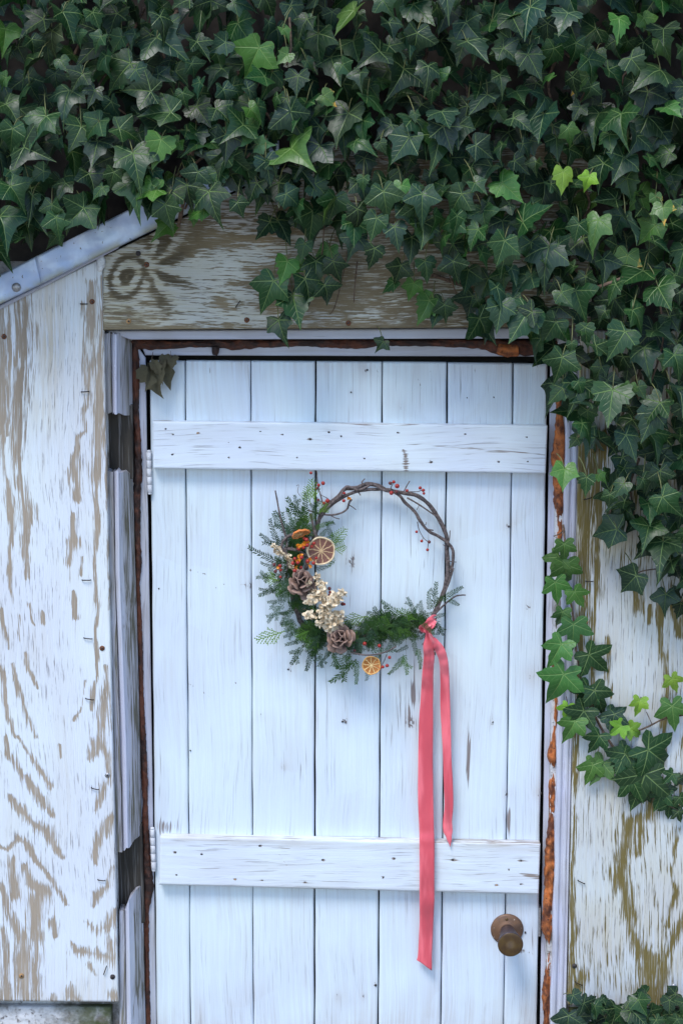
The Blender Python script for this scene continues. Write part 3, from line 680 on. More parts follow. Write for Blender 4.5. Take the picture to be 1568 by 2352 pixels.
def fB1(U, V):
    R = .12 + .10*(vnoise(U,V,120,14,131)-.3)
    for u, v, r, _ in n1: R += .22*gs(U, V, u+r*math.sin(u), v+1.5*math.sin(u*3), r*2.6, r*.5) + .42*gs(U,V,u+2*math.sin(v),v,r*(.45+.25*math.sin(u)),r*.5)
    R = np.maximum(R, .78*streak(U, V, [(930,1020,2.5),(990,1024,2.8),(1050,1027,6),(1110,1033,8),(1125,1034,9),(1180,1037,5),(1250,1044,4)]))
    R = np.maximum(R, .8*streak(U, V, [(925,1032,5),(931,1046,11),(932,1078,12)])); R = np.maximum(R, .34*streak(U, V, [(785,1026,8),(790,1050,12),(788,1075,14)]))
    top = 968 + (U-350)*.0111; R += .28*np.clip(1-(V-top)/5, 0, 1)*vnoise(U,V,40,9,132)*1.5
    bot = 1076 + (U-350)*.0122; R += .25*np.clip(1-(bot-V)/4, 0, 1)*vnoise(U,V,30,9,133)
    G = .35 + .2*gs(U,V,931,1055,12,30); B = .08+.12*vnoise(U,V,160,20,134)
    return np.stack([np.clip(R,0,1), G, np.clip(B,0,1)], -1)
B1 = batten((351,968),(1256.5,978),(1252,1087),(352,1076), fB1, 'upper batten with a long split at its right end')
n2 = [(403,1958,6,0),(463,1962,7,0),(406,2010,6,0),(540,2020,6,1),(597,1943,8,0),(740,1975,7,0),(742,1975,4,0),(880,2015,6,0),(905,1972,6,0),(1039,1975,8,0),(1196,1977,7,0),(1140,2033,6,1),(1195,2031,6,0),(1168,1998,5,0),(603,2022,4,0),(700,2026,4,0)]
def fB2(U, V):
    top = 1922 + (U-367)*.0184; bot = 2031 + (U-367)*.0253
    R = .14 + .14*(vnoise(U,V,120,14,141)-.3)
    for u, v, r, _ in n2: R += .26*gs(U, V, u+r*math.sin(u), v+1.5*math.sin(u*3), r*2.6, r*.5) + .45*gs(U,V,u+2*math.sin(v),v,r*(.5+.25*math.sin(u)),r*.55)
    R += (.34*np.clip(1-(V-top)/14, 0, 1) + .1*np.clip(1-(V-top)/4, 0, 1))*(.2+1.0*vnoise(U,V,50,9,142))*(.75+.5*np.clip((U-950)/200,0,1))
    R = np.maximum(R, .75*streak(U, V, [(605,1945,6),(640,1947,9),(665,1950,5)]))
    R = np.maximum(R, .8*streak(U, V, [(1188,2004,4),(1212,2010,8),(1242,2016,10)])); R = np.maximum(R, .6*streak(U,V,[(1090,2006,3),(1150,2006,3)])); R = np.maximum(R, .5*streak(U,V,[(865,2022,3),(885,2014,5)]))
    R = np.maximum(R, .6*streak(U,V,[(640,1960,3),(660,1990,3)]))
    G = .28 + 0*U; B = .16 + .75*np.clip(1-(V-top)/26, 0, 1)*vnoise(U,V,60,14,143) + .25*np.clip(1-(bot-V)/10, 0, 1) + .15*vnoise(U,V,160,20,144)
    return np.stack([np.clip(R,0,1), G, np.clip(B,0,1)], -1)
B2 = batten((368,1922),(1240,1938),(1236,2054),(366,2032), fB2, 'lower batten with paint peeling along its top edge')
for lst, par in ((n1, B1), (n2, B2)):
    for u, v, r, o_ in lst:
        disc('nail_head', u, v, DF-.0243, r*.42*PX, M_ochre if o_ else M_hole, par, 8, .0003, .6, squash=.75)
for u, v, r in [(365,1352,3),(843,850,4),(787,1658,4),(793,1660,3),(1242,1822,3),(1072,914,2.5),(1133,913,2.5),(806,901,2.5),(1168,1209,4),(862,2263,5),(662,1538,4),(437,1724,3),(1131,1659,3),(1163,1824,3),(1206,2142,4)]:
    disc('knot', u, v, DF-.0010, r*.5*PX*1.3, M_hole, door, 8, .0003, .7)
def ring_solid(mb, c, axis, prof, n=20):
    """lathe: prof = [(distance along axis, radius)]"""
    axis = axis.normalized(); a = axis.orthogonal().normalized(); b = axis.cross(a); vs = []
    for h, r in prof:
        for k in range(n): th = 2*math.pi*k/n; vs.append(c + axis*h + (a*math.cos(th)+b*math.sin(th))*r)
    m = len(prof); mb.add(vs, [(j*n+k, j*n+(k+1)%n, (j+1)*n+(k+1)%n, (j+1)*n+k) for j in range(m-1) for k in range(n)] + [tuple(range(n))[::-1], tuple((m-1)*n+k for k in range(n))])
def hinge(u0, v0, u1, v1):
    a = P(u0, v0, DF-.006); b = P(u1, v1, DF-.006); ax = (b-a); L = ax.length
    m = MB(); ring_solid(m, a - ax.normalized()*.004, ax, [(0,.002),(.0008,.0046),(.0035,.0048),(.004,.003),(L+.004,.003),(L+.0045,.0046),(L+.0075,.004),(L+.0085,.0015)], 12); h = m.obj('hinge', M_hinge, door)
    for k in range(5):
        m = MB(); s = L/5; ring_solid(m, a + ax.normalized()*(k*s+.0006), ax, [(0,.0048),(.0003,.0053),(s-.0014,.0053),(s-.0010,.0048)], 14); m.obj('hinge_knuckle', M_hinge, h)
hinge(342, 1038, 344.5, 1131); hinge(350, 1904, 353.5, 1997)
# knob
kc = P(1163.5, 2134, DF); kx = Vector((0,-1,0))
m = MB(); m_n = MB()
ring_solid(m, kc, kx, [(0,0.0351),(.002,0.0358),(.0035,0.0349),(.0055,0.0316),(.0075,0.0240),(.009,0.0185),(.0105,0.0169),(.011,0.0131)], 40); dk = m.obj('door_knob', M_rosette, door)
m = MB(); ring_solid(m, kc, kx, [(.009,0.0147),(.030,0.0174),(.050,0.0207),(.068,0.0238),(.078,0.0259),(.082,0.0269),(.0845,0.0273),(.0855,0.0268)], 40); m.obj('neck', M_neck, dk)
m = MB(); ring_solid(m, kc, kx, [(.0850,0.0262),(.0862,0.0265),(.0866,0.0257),(.0872,0.0218),(.0876,0.0131),(.0877,0.0000)], 40); m.obj('knob_face', M_knob, dk)
disc('rosette_screw', 1163, 2112, DF-.0080, .0032, M_knob, dk, 12, .0012)
# latch face on the edge of the door
m = MB(); a = P(1236.5, 2085, DF-.002); b = P(1238.8, 2150, DF-.002); m.box((a.x, DF-.004, b.z), (a.x+.0042, DF+.02, a.z)); m.obj('latch_plate', M_steel, door, False)

# ------------------------------------------------------------------ dry leaves hanging from a thread in the corner
def leaf_outline(lat=66, latl=.80, bas=128, basl=.52, sin1=.45, sin2=.42, n=1):
    half = [(0,1.0),(4,.86),(10,.74),(19,.655),(lat*.52,sin1+.13),(lat*.72,.62*latl/.8),(lat*.88,.72*latl/.8),(lat,latl),(lat+7,.66*latl/.8),(lat+17,.56),((lat+bas)/2+3,sin2+.07),(bas-14,.50),(bas,basl),(bas+14,.43),(bas+28,.30),(174,.10)]
    return half
def leaf_mesh(name, seed, mat, fold=.22, curl=.25, **k):
    r = random.Random(seed); half = leaf_outline(**k)
    pts = [(math.radians(a), l) for a, l in half]
    full = [(a, l*(1+.05*(r.random()-.5))) for a, l in pts] + [(-a, l*(1+.08*(r.random()-.5))) for a, l in reversed(pts[1:])]
    lev = (.34, .68, 1.0); V = [(0, 0)]; 
    for q in lev:
        for a, l in full:
            V.append((math.sin(a)*l*q, -math.cos(a)*l*q))
    n = len(full); s1, s2, s3 = r.random()*6, r.random()*6, r.random()
    verts = []
    for x, y in V:
        rr = math.hypot(x, y)
        z = fold*(abs(x)**1.15)*(.6+.4*s3) - curl*rr*rr*(.5+.5*math.cos(math.atan2(x, -y)*1)) + .045*math.sin(x*7+s1)*rr + .045*math.sin(y*6+s2)*rr - .10*abs(x)*max(0, y)
        verts.append((x, y, z))
    fs = [(0, 1+k_, 1+(k_+1) % n) for k_ in range(n)]
    for j in range(len(lev)-1):
        o0, o1 = 1+j*n, 1+(j+1)*n
        fs += [(o0+k_, o1+k_, o1+(k_+1) % n, o0+(k_+1) % n) for k_ in range(n)]
    me = bpy.data.meshes.new(name); me.from_pydata(verts, [], fs); me.polygons.foreach_set('use_smooth', [True]*len(fs))
    l = me.uv_layers.new(name='UVMap')
    for lp in me.loops: l.data[lp.index].uv = (V[lp.vertex_index][0], V[lp.vertex_index][1])
    me.materials.append(mat); me.update(); return me
def leaf_matrix(ju, jv, tu, tv, d, tilt, yaw, wf=1.0):
    """blade from its stalk joint (ju,jv) to its tip (tu,tv), standing in front of the wall at depth d"""
    mpp = (D+d)/F; L = math.hypot(tu-ju, tv-jv)*mpp
    dirw = Vector(((tu-ju), 0, -(tv-jv))).normalized()
    nrm = Vector((math.sin(yaw), -math.cos(tilt)*math.cos(yaw), math.sin(tilt)))
    nrm.normalize(); t = (dirw - nrm*dirw.dot(nrm)); fs = max(t.length, .75); t.normalize()
    L /= fs
    Y = -t; X = Y.cross(nrm); M = Matrix((X*L*wf, Y*L, nrm*L)).transposed().to_4x4(); M.translation = P(ju, jv, d); return M
dry_mesh = [leaf_mesh('dry_leaf_blade', 50+i, M_dry, fold=.55, curl=.35, latl=.55, sin1=.5, basl=.4) for i in range(3)]
DL = [(372,861,350,905,0,'smallish'),(352,855,375,912,1,''),(366,842,396,893,2,''),(394,818,396,842,1,'')]
labs = ['large crumpled brown leaf hanging lowest at the upper left corner of the door','folded dry leaf with a pale edge hanging beside the first door plank gap','smallest dry leaf hanging highest under the frame head']
for i, (ju, jv, tu, tv, top) in enumerate([(346,852,374,908,(352,808)),(368,838,392,892,(374,812)),(395,822,393,845,(392,806))]):
    loc = P(ju, jv, .045); t = thing('dry_leaf', loc, labs[i], 'dry leaf', 'dry leaves hanging in the corner of the door frame')
    M = leaf_matrix(ju, jv, tu, tv, .045, .2+.3*i, (-.5, .4, .2)[i], 1.0)
    inst('leaf_blade', dry_mesh[i], M, t, loc)
    if i < 2:
        M2 = leaf_matrix(ju+2, jv+2, ju-22+34*i, jv+34, .04, .7, .9-1.4*i, .8); inst('leaf_blade', dry_mesh[(i+1)%3], M2, t, loc)
    m = MB(); tube(m, [P(top[0], top[1], .062), P((top[0]+ju)/2-1, (top[1]+jv)/2, .05), loc], .0006, n=4, sub=3); m.obj('stalk', M_stem, t)

# ------------------------------------------------------------------ ivy
VAR = [dict(lat=64,latl=.76,bas=126,basl=.50), dict(lat=58,latl=.66,bas=120,basl=.48,sin1=.50), dict(lat=70,latl=.86,bas=130,basl=.54,sin1=.42), dict(lat=62,latl=.80,bas=116,basl=.48,sin1=.42,sin2=.40),
       dict(lat=66,latl=.66,bas=122,basl=.54,sin1=.52,sin2=.50), dict(lat=52,latl=.62,bas=104,basl=.54,sin1=.52,sin2=.52), dict(lat=74,latl=.92,bas=128,basl=.48,sin1=.46), dict(lat=60,latl=.74,bas=120,basl=.56,sin1=.44)]
VAR += [dict(lat=62,latl=.78,bas=124,basl=.52,sin1=.30,sin2=.34), dict(lat=68,latl=.84,bas=132,basl=.50,sin1=.28,sin2=.32), dict(lat=58,latl=.72,bas=122,basl=.50,sin1=.32,sin2=.32), dict(lat=72,latl=.80,bas=134,basl=.56,sin1=.33,sin2=.30)]
IVM = []
for i in range(24):
    IVM.append(leaf_mesh('ivy_leaf_blade', i, M_ivy, fold=(.42,.15,.62,.28)[i % 4], curl=(.35,.6,.22,.8)[(i//2) % 4], **VAR[i % 12]))
IVE = [leaf_mesh('ivy_leaf_blade_yellowing', 90+i, M_ivye, fold=.3, curl=.25, **VAR[i % 8]) for i in range(3)]
IDEAL = [np.array([v.co[:] for v in m.vertices]) for m in IVM]; IF = [[tuple(p.vertices) for p in m.polygons] for m in IVM]
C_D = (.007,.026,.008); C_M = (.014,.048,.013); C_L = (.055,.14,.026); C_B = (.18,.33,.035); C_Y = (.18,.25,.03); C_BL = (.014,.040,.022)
def Z3(x, y): return 940+x*.4, 439+y*.4
def ZR(x, y): return 1160+x*.2667, 1066+y*.2667
def Z8(x, y): return 1003+x*.36, 1724+y*.36
def Z4(x, y): return x*.5, y*.5
def Z5(x, y): return 627+x*.5, y*.5
def ID(x, y): return x, y
TR = []   # ju, jv, tu, tv, colour, where
def T(fn, lst, where, dflt=C_M):
    for e in lst:
        c = e[4] if len(e) > 4 else dflt
        TR.append((*fn(e[0], e[1]), *fn(e[2], e[3]), c, where))
T(Z3, [(80,180,45,320),(420,110,440,210),(655,180,640,285),(970,190,940,305),(550,310,500,580),(800,320,780,520,C_BL),(1215,140,1170,250,C_BL),(1250,370,1230,520,'Y'),(1410,195,1310,300,C_L),(1455,90,1470,180,'Y'),(1410,30,1420,110,'Y'),
 (1520,480,1540,630),(350,490,320,575),(385,625,420,690,C_M),(135,630,30,750,C_L),(185,650,145,785),(400,730,500,875),(675,695,585,855),(840,750,745,895),(870,580,930,655),(1010,490,1015,590,C_D),(1175,620,1110,775,C_D),(1235,805,1135,975),
 (930,870,935,945),(985,790,1050,830),(510,610,515,700),(700,480,718,540),(880,1130,785,1225),(925,1125,950,1210),(1165,1140,1140,1440),(1400,1270,1325,1455,C_BL),(1240,1400,1290,1555,C_BL),(1310,1120,1355,1200),(1480,960,1450,1035),(1100,1010,1050,1100),
 (960,1420,915,1475),(1020,1260,1030,1380),(1490,720,1540,800,C_D),(1500,1150,1560,1230)], 'm')
T(ZR, [(510,40,495,215,C_L),(700,110,690,285,C_M),(1020,170,930,300),(1045,370,1090,520,C_BL),(1350,280,1500,430),(1270,510,1365,655,C_BL),(960,560,690,590,C_BL),(900,260,885,400),(1260,640,1105,830,C_D),(1420,680,1520,820,C_BL),(1125,960,960,1130,C_BL),
 (1380,1120,1380,1265,C_BL),(1450,880,1529,1010,C_BL),(1440,1090,1510,1150,C_D),(1340,790,1355,860,C_BL),(1510,1200,1480,1350,C_D),(1180,130,1250,260),(800,90,870,160,C_L),(1330,60,1350,220,C_D)], 'm')
T(ZR, [(505,700,515,860,C_L),(455,810,400,960,C_L),(520,880,535,1095,C_L),(430,1030,455,1215,C_L),(600,1110,680,1245,C_L),(490,1270,460,1440,(.055,.15,.038)),(585,1380,590,1635,(.055,.15,.038)),(480,1550,370,1765,(.055,.15,.038)),(500,1810,380,2095,(.055,.15,.038)),
 (720,1640,915,1830,C_M),(765,1950,865,2180,C_M),(675,2125,530,2340,C_M),(905,2165,1090,2275,C_BL),(1150,2060,1130,2165,C_B),(1440,1870,1480,1970,C_B),(1435,2100,1465,2310,C_L),(980,2270,900,2340,C_B),(1090,2290,1180,2352,C_B),(530,2110,505,2200,C_B)], 's')
T(Z8, [(1050,90,980,220,C_L),(1200,20,1090,175,C_M),(1345,-5,1545,150,C_M),(1325,150,1240,420,C_M),(1465,235,1490,330,C_BL),(1480,340,1480,460,C_M),(1340,290,1372,350,C_D),(1535,390,1560,470,C_D),(1540,180,1600,240,C_BL),(1545,300,1590,380,C_M),(1500,150,1440,220,C_M)], 's')
T(Z4, [(785,515,600,520,C_M),(375,580,320,685),(215,550,165,640),(380,340,330,410,C_D),(785,350,800,405),(635,790,480,860,C_M),(385,955,290,1045),(120,1030,135,1120),(265,1080,225,1130),(465,590,440,640),(1190,220,1120,350,C_L),(1110,600,975,650,(.06,.14,.05)),
 (1185,665,1250,665,(.07,.16,.06)),(1365,530,1300,610),(1435,970,1430,1125),(900,975,885,1040,C_L),(935,945,990,870,C_M),(775,1030,725,1085,C_L),(805,850,800,925),(960,600,930,720,C_BL),(980,690,975,780,C_D),(900,610,935,690,C_BL),(740,640,700,770,C_L),(700,800,640,860),(820,650,780,700,C_L),
 (720,870,620,900,C_L),(1250,330,1215,420,C_M),(1180,540,1120,590,C_L),(560,170,505,245),(240,140,232,250,(.035,.06,.02)),(350,150,370,210),(600,290,480,420),(1060,640,1060,710),(470,860,430,920),(240,940,245,1030),(1300,130,1330,180,C_L),(1320,250,1270,300,C_L),(60,590,40,700),(1150,500,1200,560,C_L),(150,900,130,985),(30,820,75,872)], 'm')
T(Z5, [(345,520,330,715,(.035,.065,.035)),(155,280,190,320),(318,295,370,350),(400,360,430,440),(930,170,920,265),(1090,180,1000,245),(650,520,655,565),(780,580,820,705,C_BL),(625,630,525,775,C_BL),(490,655,520,710),(520,830,535,990),(415,815,410,885),(260,750,155,810),
 (650,950,665,1045),(835,1015,820,1110),(925,840,970,900),(1145,660,1200,720,C_BL),(950,390,1030,490,C_D),(660,150,645,280,C_D),(1440,350,1360,430,'Y'),(175,90,140,150),(390,60,380,130),(1030,510,1075,570,C_M),(230,440,290,490,'Y'),(1330,790,1320,890,C_Y),(1450,810,1430,875,C_B),(1300,630,1310,720,C_M),
 (60,890,140,950,C_BL),(20,1010,65,1125,C_BL),(185,1000,160,1090,C_L),(590,850,600,925,C_L),(370,1020,350,1120),(1050,840,1130,920,C_L),(1480,240,1470,330),(60,450,0,530,C_BL),(80,510,130,650,C_BL)], 'm')
T(ID, [(672,678,690,772,C_M),(640,735,656,776,C_D),(628,645,585,748,C_M),(715,500,715,560,C_BL),(795,505,775,560,C_M),(745,655,762,700,C_D),(905,648,870,668,C_M),(985,690,960,740,C_L),(755,572,745,625,C_L),(690,610,655,600,C_L),(700,560,690,600,C_M),(1020,700,1025,740,C_M),(1098,735,1138,788,C_BL),(880,785,865,805,C_D),(1040,560,1010,610,C_D),(920,610,905,655,C_D),(620,510,590,550,C_D),(545,465,560,500,C_D),(470,480,425,500,C_L),(350,455,340,505,C_M),(395,440,385,505,C_D),(380,470,395,530,C_M),(430,425,440,480,C_D),(500,395,490,450,C_M),(530,400,560,450,C_D),(455,395,440,440,C_BL),(560,375,575,430,C_M),(520,360,500,410,C_D),(590,420,570,470,C_D),(480,440,500,490,C_D),(610,370,625,425,C_BL),(640,420,650,470,C_D),(770,455,760,510),(820,480,830,535,C_D),(865,500,850,555),(905,520,915,575,C_BL),(945,545,935,600,C_D),(975,600,985,650),(860,570,850,620,C_D),(820,545,800,590,C_BL),(1075,620,1060,670,C_M),(1085,680,1070,735,C_BL),(1040,600,1050,650,C_D),(950,650,940,690,C_L),(725,600,720,655,C_M),(765,600,780,650,C_D),(700,640,720,700,C_D),(880,440,890,500,C_M),(930,470,950,530,C_D),(660,600,640,650,C_L),(1120,640,1100,700,C_M),(1150,700,1140,760,C_BL),(1290,820,1275,880,C_M),(1330,880,1310,930,C_D)], 'm')
T(ID, [(1350,1580,1322,1640,C_M),(1375,1690,1350,1740,C_M),(1318,1660,1296,1705,C_L),(1410,1640,1400,1690,C_BL),(1430,1740,1470,1790,C_M),(1360,1760,1345,1805,C_L),(1520,1820,1500,1870,C_M),(1450,1790,1480,1850,C_M)], 's')
# fill of the mass: blue-noise scatter inside the traced outline
POLY = [(-160,-200),(1740,-200),(1740,1400),(1600,1400),(1540,1320),(1500,1240),(1400,1170),(1360,1050),(1300,930),(1280,850),(1190,740),(1125,690),(1120,640),(1060,590),(990,545),(930,470),(880,440),(800,455),(740,500),(660,500),(600,455),(560,395),(450,370),(410,440),(360,480),(325,445),(240,465),(130,525),(-20,595),(-160,660)]
def inside(x, y):
    c = False; n = len(POLY)
    for i in range(n):
        x1, y1 = POLY[i]; x2, y2 = POLY[(i+1) % n]
        if (y1 > y) != (y2 > y) and x < (x2-x1)*(y-y1)/(y2-y1)+x1: c = not c
    return c
def thin(x, y): return math.exp(-((x-620)/110)**2-((y-400)/70)**2)*.45 + math.exp(-((x-850)/100)**2-((y-400)/60)**2)*.55 + math.exp(-((x-1000)/70)**2-((y-560)/60)**2)*.6
def scatter(sp, d0, d1, smin, smax, layer):
    out = []; grid = {}; tries = 0
    while tries < 14000:
        tries += 1; x = rnd.uniform(-150, 1730); y = rnd.uniform(-190, 1400)
        if not inside(x, y): continue
        if rnd.random() < thin(x, y): continue
        gx, gy = int(x//sp), int(y//sp)
        if any((x-a)**2+(y-b)**2 < sp*sp for i in (-1,0,1) for j in (-1,0,1) for a, b in grid.get((gx+i, gy+j), ())): continue
        grid.setdefault((gx, gy), []).append((x, y)); out.append((x, y, rnd.uniform(d0, d1), rnd.uniform(smin, smax), layer))
    return out
LV = []    # (matrix, variant, colour, size, priority, where)
for e in TR:
    ju, jv, tu, tv, c, wh = e; yl = c == 'Y'
    if wh == 's' and c in (C_B, C_L):
        k_ = 1.45 if c == C_B else 1.15; mu_, mv_ = (ju+tu)/2, (jv+tv)/2; ju, tu = mu_+(ju-mu_)*k_, mu_+(tu-mu_)*k_; jv, tv = mv_+(jv-mv_)*k_, mv_+(tv-mv_)*k_
    L = math.hypot(tu-ju, tv-jv)
    if L > 74 and wh == 'm':
        k_ = 74/L; tu, tv = ju+(tu-ju)*k_, jv+(tv-jv)*k_; L = 74.
    d = rnd.uniform(-.20, -.13) if wh == 'm' else rnd.uniform(-.035, -.012)
    if wh == 'm' and jv > 1150: d = rnd.uniform(-.09, -.04)
    if wh == 'm' and jv < 1150 and (ju < 800 and jv > 480 or 850 < ju < 1150 and jv > 600): d = rnd.uniform(-.09, -.03)
    tilt = rnd.uniform(.0, .7) if wh == 'm' else rnd.uniform(-.05, .2)
    yaw = rnd.uniform(-.5, .5) if wh == 'm' else rnd.uniform(-.15, .15)
    v = rnd.choice([0,1,2,3,4,5,6,7,12,13,14,15,16,17,18,19]) if wh == 'm' else rnd.choice([8,9,10,11,20,21,22,23])
    if wh == 's': tilt = rnd.uniform(-.05,.3)
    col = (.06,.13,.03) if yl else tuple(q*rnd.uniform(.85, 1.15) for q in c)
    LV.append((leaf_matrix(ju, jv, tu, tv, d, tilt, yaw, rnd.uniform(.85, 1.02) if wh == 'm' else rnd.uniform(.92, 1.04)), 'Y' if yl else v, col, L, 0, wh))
fill = scatter(45, -.20, -.12, 30, 64, 1) + scatter(56, -.10, -.05, 38, 70, 2) + scatter(74, -.035, -.012, 40, 70, 3)
for x, y, d, s, lay in fill:
    if y > 1000: d = max(d, -.11)
    if x < 330 and y > 380: d = min(-.04, d)
    a = rnd.gauss(0, .62); tu, tv = x+math.sin(a)*s, y+math.cos(a)*s
    r_ = rnd.random()
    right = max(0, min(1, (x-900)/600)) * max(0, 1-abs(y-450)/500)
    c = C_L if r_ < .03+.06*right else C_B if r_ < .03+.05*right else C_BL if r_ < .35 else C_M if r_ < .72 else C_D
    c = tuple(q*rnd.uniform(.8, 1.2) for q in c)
    yl = rnd.random() < .05*right
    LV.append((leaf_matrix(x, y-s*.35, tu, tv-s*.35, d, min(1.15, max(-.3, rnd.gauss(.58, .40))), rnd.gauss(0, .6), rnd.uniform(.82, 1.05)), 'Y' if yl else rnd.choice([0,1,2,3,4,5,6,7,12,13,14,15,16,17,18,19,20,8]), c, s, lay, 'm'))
# low clump at the bottom right
for i in range(120):
    x = rnd.uniform(1288, 1720); y = rnd.uniform(2318, 2560) + (10 if x < 1330 else 0); s = rnd.uniform(26, 48); a = rnd.gauss(0, .8)
    if i < 10: y = rnd.uniform(2290, 2312); s = 34
    d = rnd.uniform(-.10, -.02)
    LV.append((leaf_matrix(x, y-s*.3, x+math.sin(a)*s, y+math.cos(a)*s-s*.3, d, rnd.uniform(.2, .9), rnd.gauss(0, .4)), rnd.randrange(16), tuple(q*rnd.uniform(.85,1.1) for q in rnd.choice([C_D, C_BL, C_M, C_M])), s, 1, 'b'))
plants = {'m': thing('ivy_vine', P(1250, 0, .0), 'dense dark green ivy covering the gable and hanging over the right of the doorway', 'ivy'),
          's': thing('ivy_vine', P(1345, 1640, .0), 'loose light green ivy strand climbing beside the right door frame over peeling plywood', 'ivy'),
          'b': thing('ivy_vine', P(1480, 2500, .0), 'low ivy clump at the bottom right below the plywood panel', 'ivy')}
for wh, root in plants.items():
    mine = [l for l in LV if l[5] == wh]
    mine.sort(key=lambda l: (l[4], -l[3])); parts = mine[:298]; rest = mine[298:]
    for M, v, c, s, p, _ in parts:
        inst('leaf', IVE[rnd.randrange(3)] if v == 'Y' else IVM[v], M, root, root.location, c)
    if rest:
        vs = []; fs = []; uv = []; col = []; n = 0
        for M, v, c, s, p, _ in rest:
            v = 0 if v == 'Y' else v; A = np.array(M)[:3, :3]; W = IDEAL[v] @ A.T + np.array(M.translation)
            vs.append(W); fs += [tuple(i+n for i in f) for f in IF[v]]; n += len(W); uv.append(IDEAL[v][:, :2]); col.append(np.tile(c, (len(W), 1)))
        o = mk('foliage', np.concatenate(vs), fs, M_ivys, root, True, np.concatenate(col), np.concatenate(uv)); o['kind'] = 'stuff'
    # leaf stalks
    m = MB()
    for M, v, c, s, p, _ in parts:
        if p <= 1:
            j = M.translation; b = j + Vector((rnd.uniform(-.02,.02), rnd.uniform(.02,.05), rnd.uniform(.015,.05)*(1 if wh == 'm' else -.3)))
            if b.y > .015: b.y = .015
            tube(m, [j, (j+b)/2+Vector((0,-.004,.006)), b], .0009, .0011, n=4, sub=2)
    o = m.obj('leaf_stalks', simple('ivy_stalk', (.16,.17,.06), .7, .4, 80), root); o['kind'] = 'stuff'
def stem(pts, r0, r1, root, d=-.02, seed=0):
    m = MB(); tube(m, [P(x, y, (q[0] if q else d)) for x, y, *q in pts], r0, r1, n=7, bump=.2, seed=seed); m.obj('stem', M_stem, root)
R_ = plants['m']
stem([(1003,536,-.06),(1015,580,-.055),(1035,640,-.04),(1052,692,-.03)], .0026, .0014, R_)
stem([(450,310,-.1),(437,370,-.09),(426,440,-.08),(410,520,-.05)], .005, .004, R_)
stem([(470,395,-.05),(445,440,-.05),(425,480,-.04)], .003, .002, R_)
stem([(990,630,-.012),(1060,655,-.015),(1130,672,-.02),(1180,660,-.02)], .004, .003, R_)
stem([(1370,660,-.15),(1400,650,-.17),(1430,638,-.17)], .0035, .003, R_)
stem([(1515,700,-.10),(1522,770,-.12),(1510,830,-.12),(1492,880,-.12)], .002, .0022, R_)
stem([(665,40,-.17),(668,110,-.18),(658,150,-.17)], .0022, .0016, R_)
stem([(690,330,-.08),(740,360,-.08),(760,420,-.08),(745,520,-.06),(735,600,-.05),(700,640,-.05)], .002, .0012, R_)
stem([(800,560,-.02),(790,620,-.015),(770,700,-.01),(757,722,-.01)], .0012, .0008, R_)
stem([(840,350,-.1),(880,365,-.1),(920,380,-.1)], .002, .0016, R_)
stem([(548,388,-.12),(560,370,-.14),(575,352,-.15)], .0026, .002, R_)
stem([(820,600,-.02),(815,650,-.02),(812,695,-.015)], .0014, .001, R_)
for i in range(20):
    x = rnd.uniform(0, 1560); y = rnd.uniform(0, 330 if x < 700 else 560); 
    if not inside(x, y): continue
    stem([(x, y, -.03),(x+rnd.uniform(-40,40), y+60, -.05),(x+rnd.uniform(-60,60), y+130, -.06),(x+rnd.uniform(-80,80), y+200, -.04)], .0035, .0015, R_, seed=i)
for i in range(9):
    x = rnd.uniform(1390, 1560); y = rnd.uniform(760, 1150)
    stem([(x, y, -.02),(x+rnd.uniform(-20,20), y+60, -.03),(x+rnd.uniform(-30,30), y+140, -.03)], .003, .0015, R_, seed=i)
stem([(1450,1330,-.01),(1470,1313,-.015),(1510,1306,-.02)], .0012, .0014, R_)
S_ = plants['s']
stem([(1292,1205,.006),(1296,1240,-.002),(1297,1290,-.004),(1296,1340,-.004),(1310,1385,-.004),(1318,1440,-.006),(1322,1490,-.006),(1331,1540,-.006),(1336,1580,-.006),(1352,1620,-.006),(1368,1650,-.006),(1390,1690,-.008),(1420,1735,-.008),(1455,1790,-.008)], .0022, .0026, S_)
stem([(1466,1678,-.008),(1495,1665,-.01),(1526,1650,-.012),(1580,1640,-.02)], .0018, .002, S_)
stem([(1483,1635,-.012),(1490,1650,-.01),(1496,1663,-.01)], .0009, .0009, S_)
stem([(1308,1555,-.008),(1322,1560,-.006),(1333,1566,-.006)], .0009, .0009, S_)
stem([(1292,1218,.004),(1284,1226,0),(1270,1232,0)], .0009, .0014, S_)
stem([(1300,1600,-.006),(1306,1640,-.006),(1312,1690,-.006)], .001, .001, S_)
stem([(1440,1765,-.008),(1480,1800,-.01),(1520,1840,-.012),(1570,1870,-.02)], .002, .0014, S_)

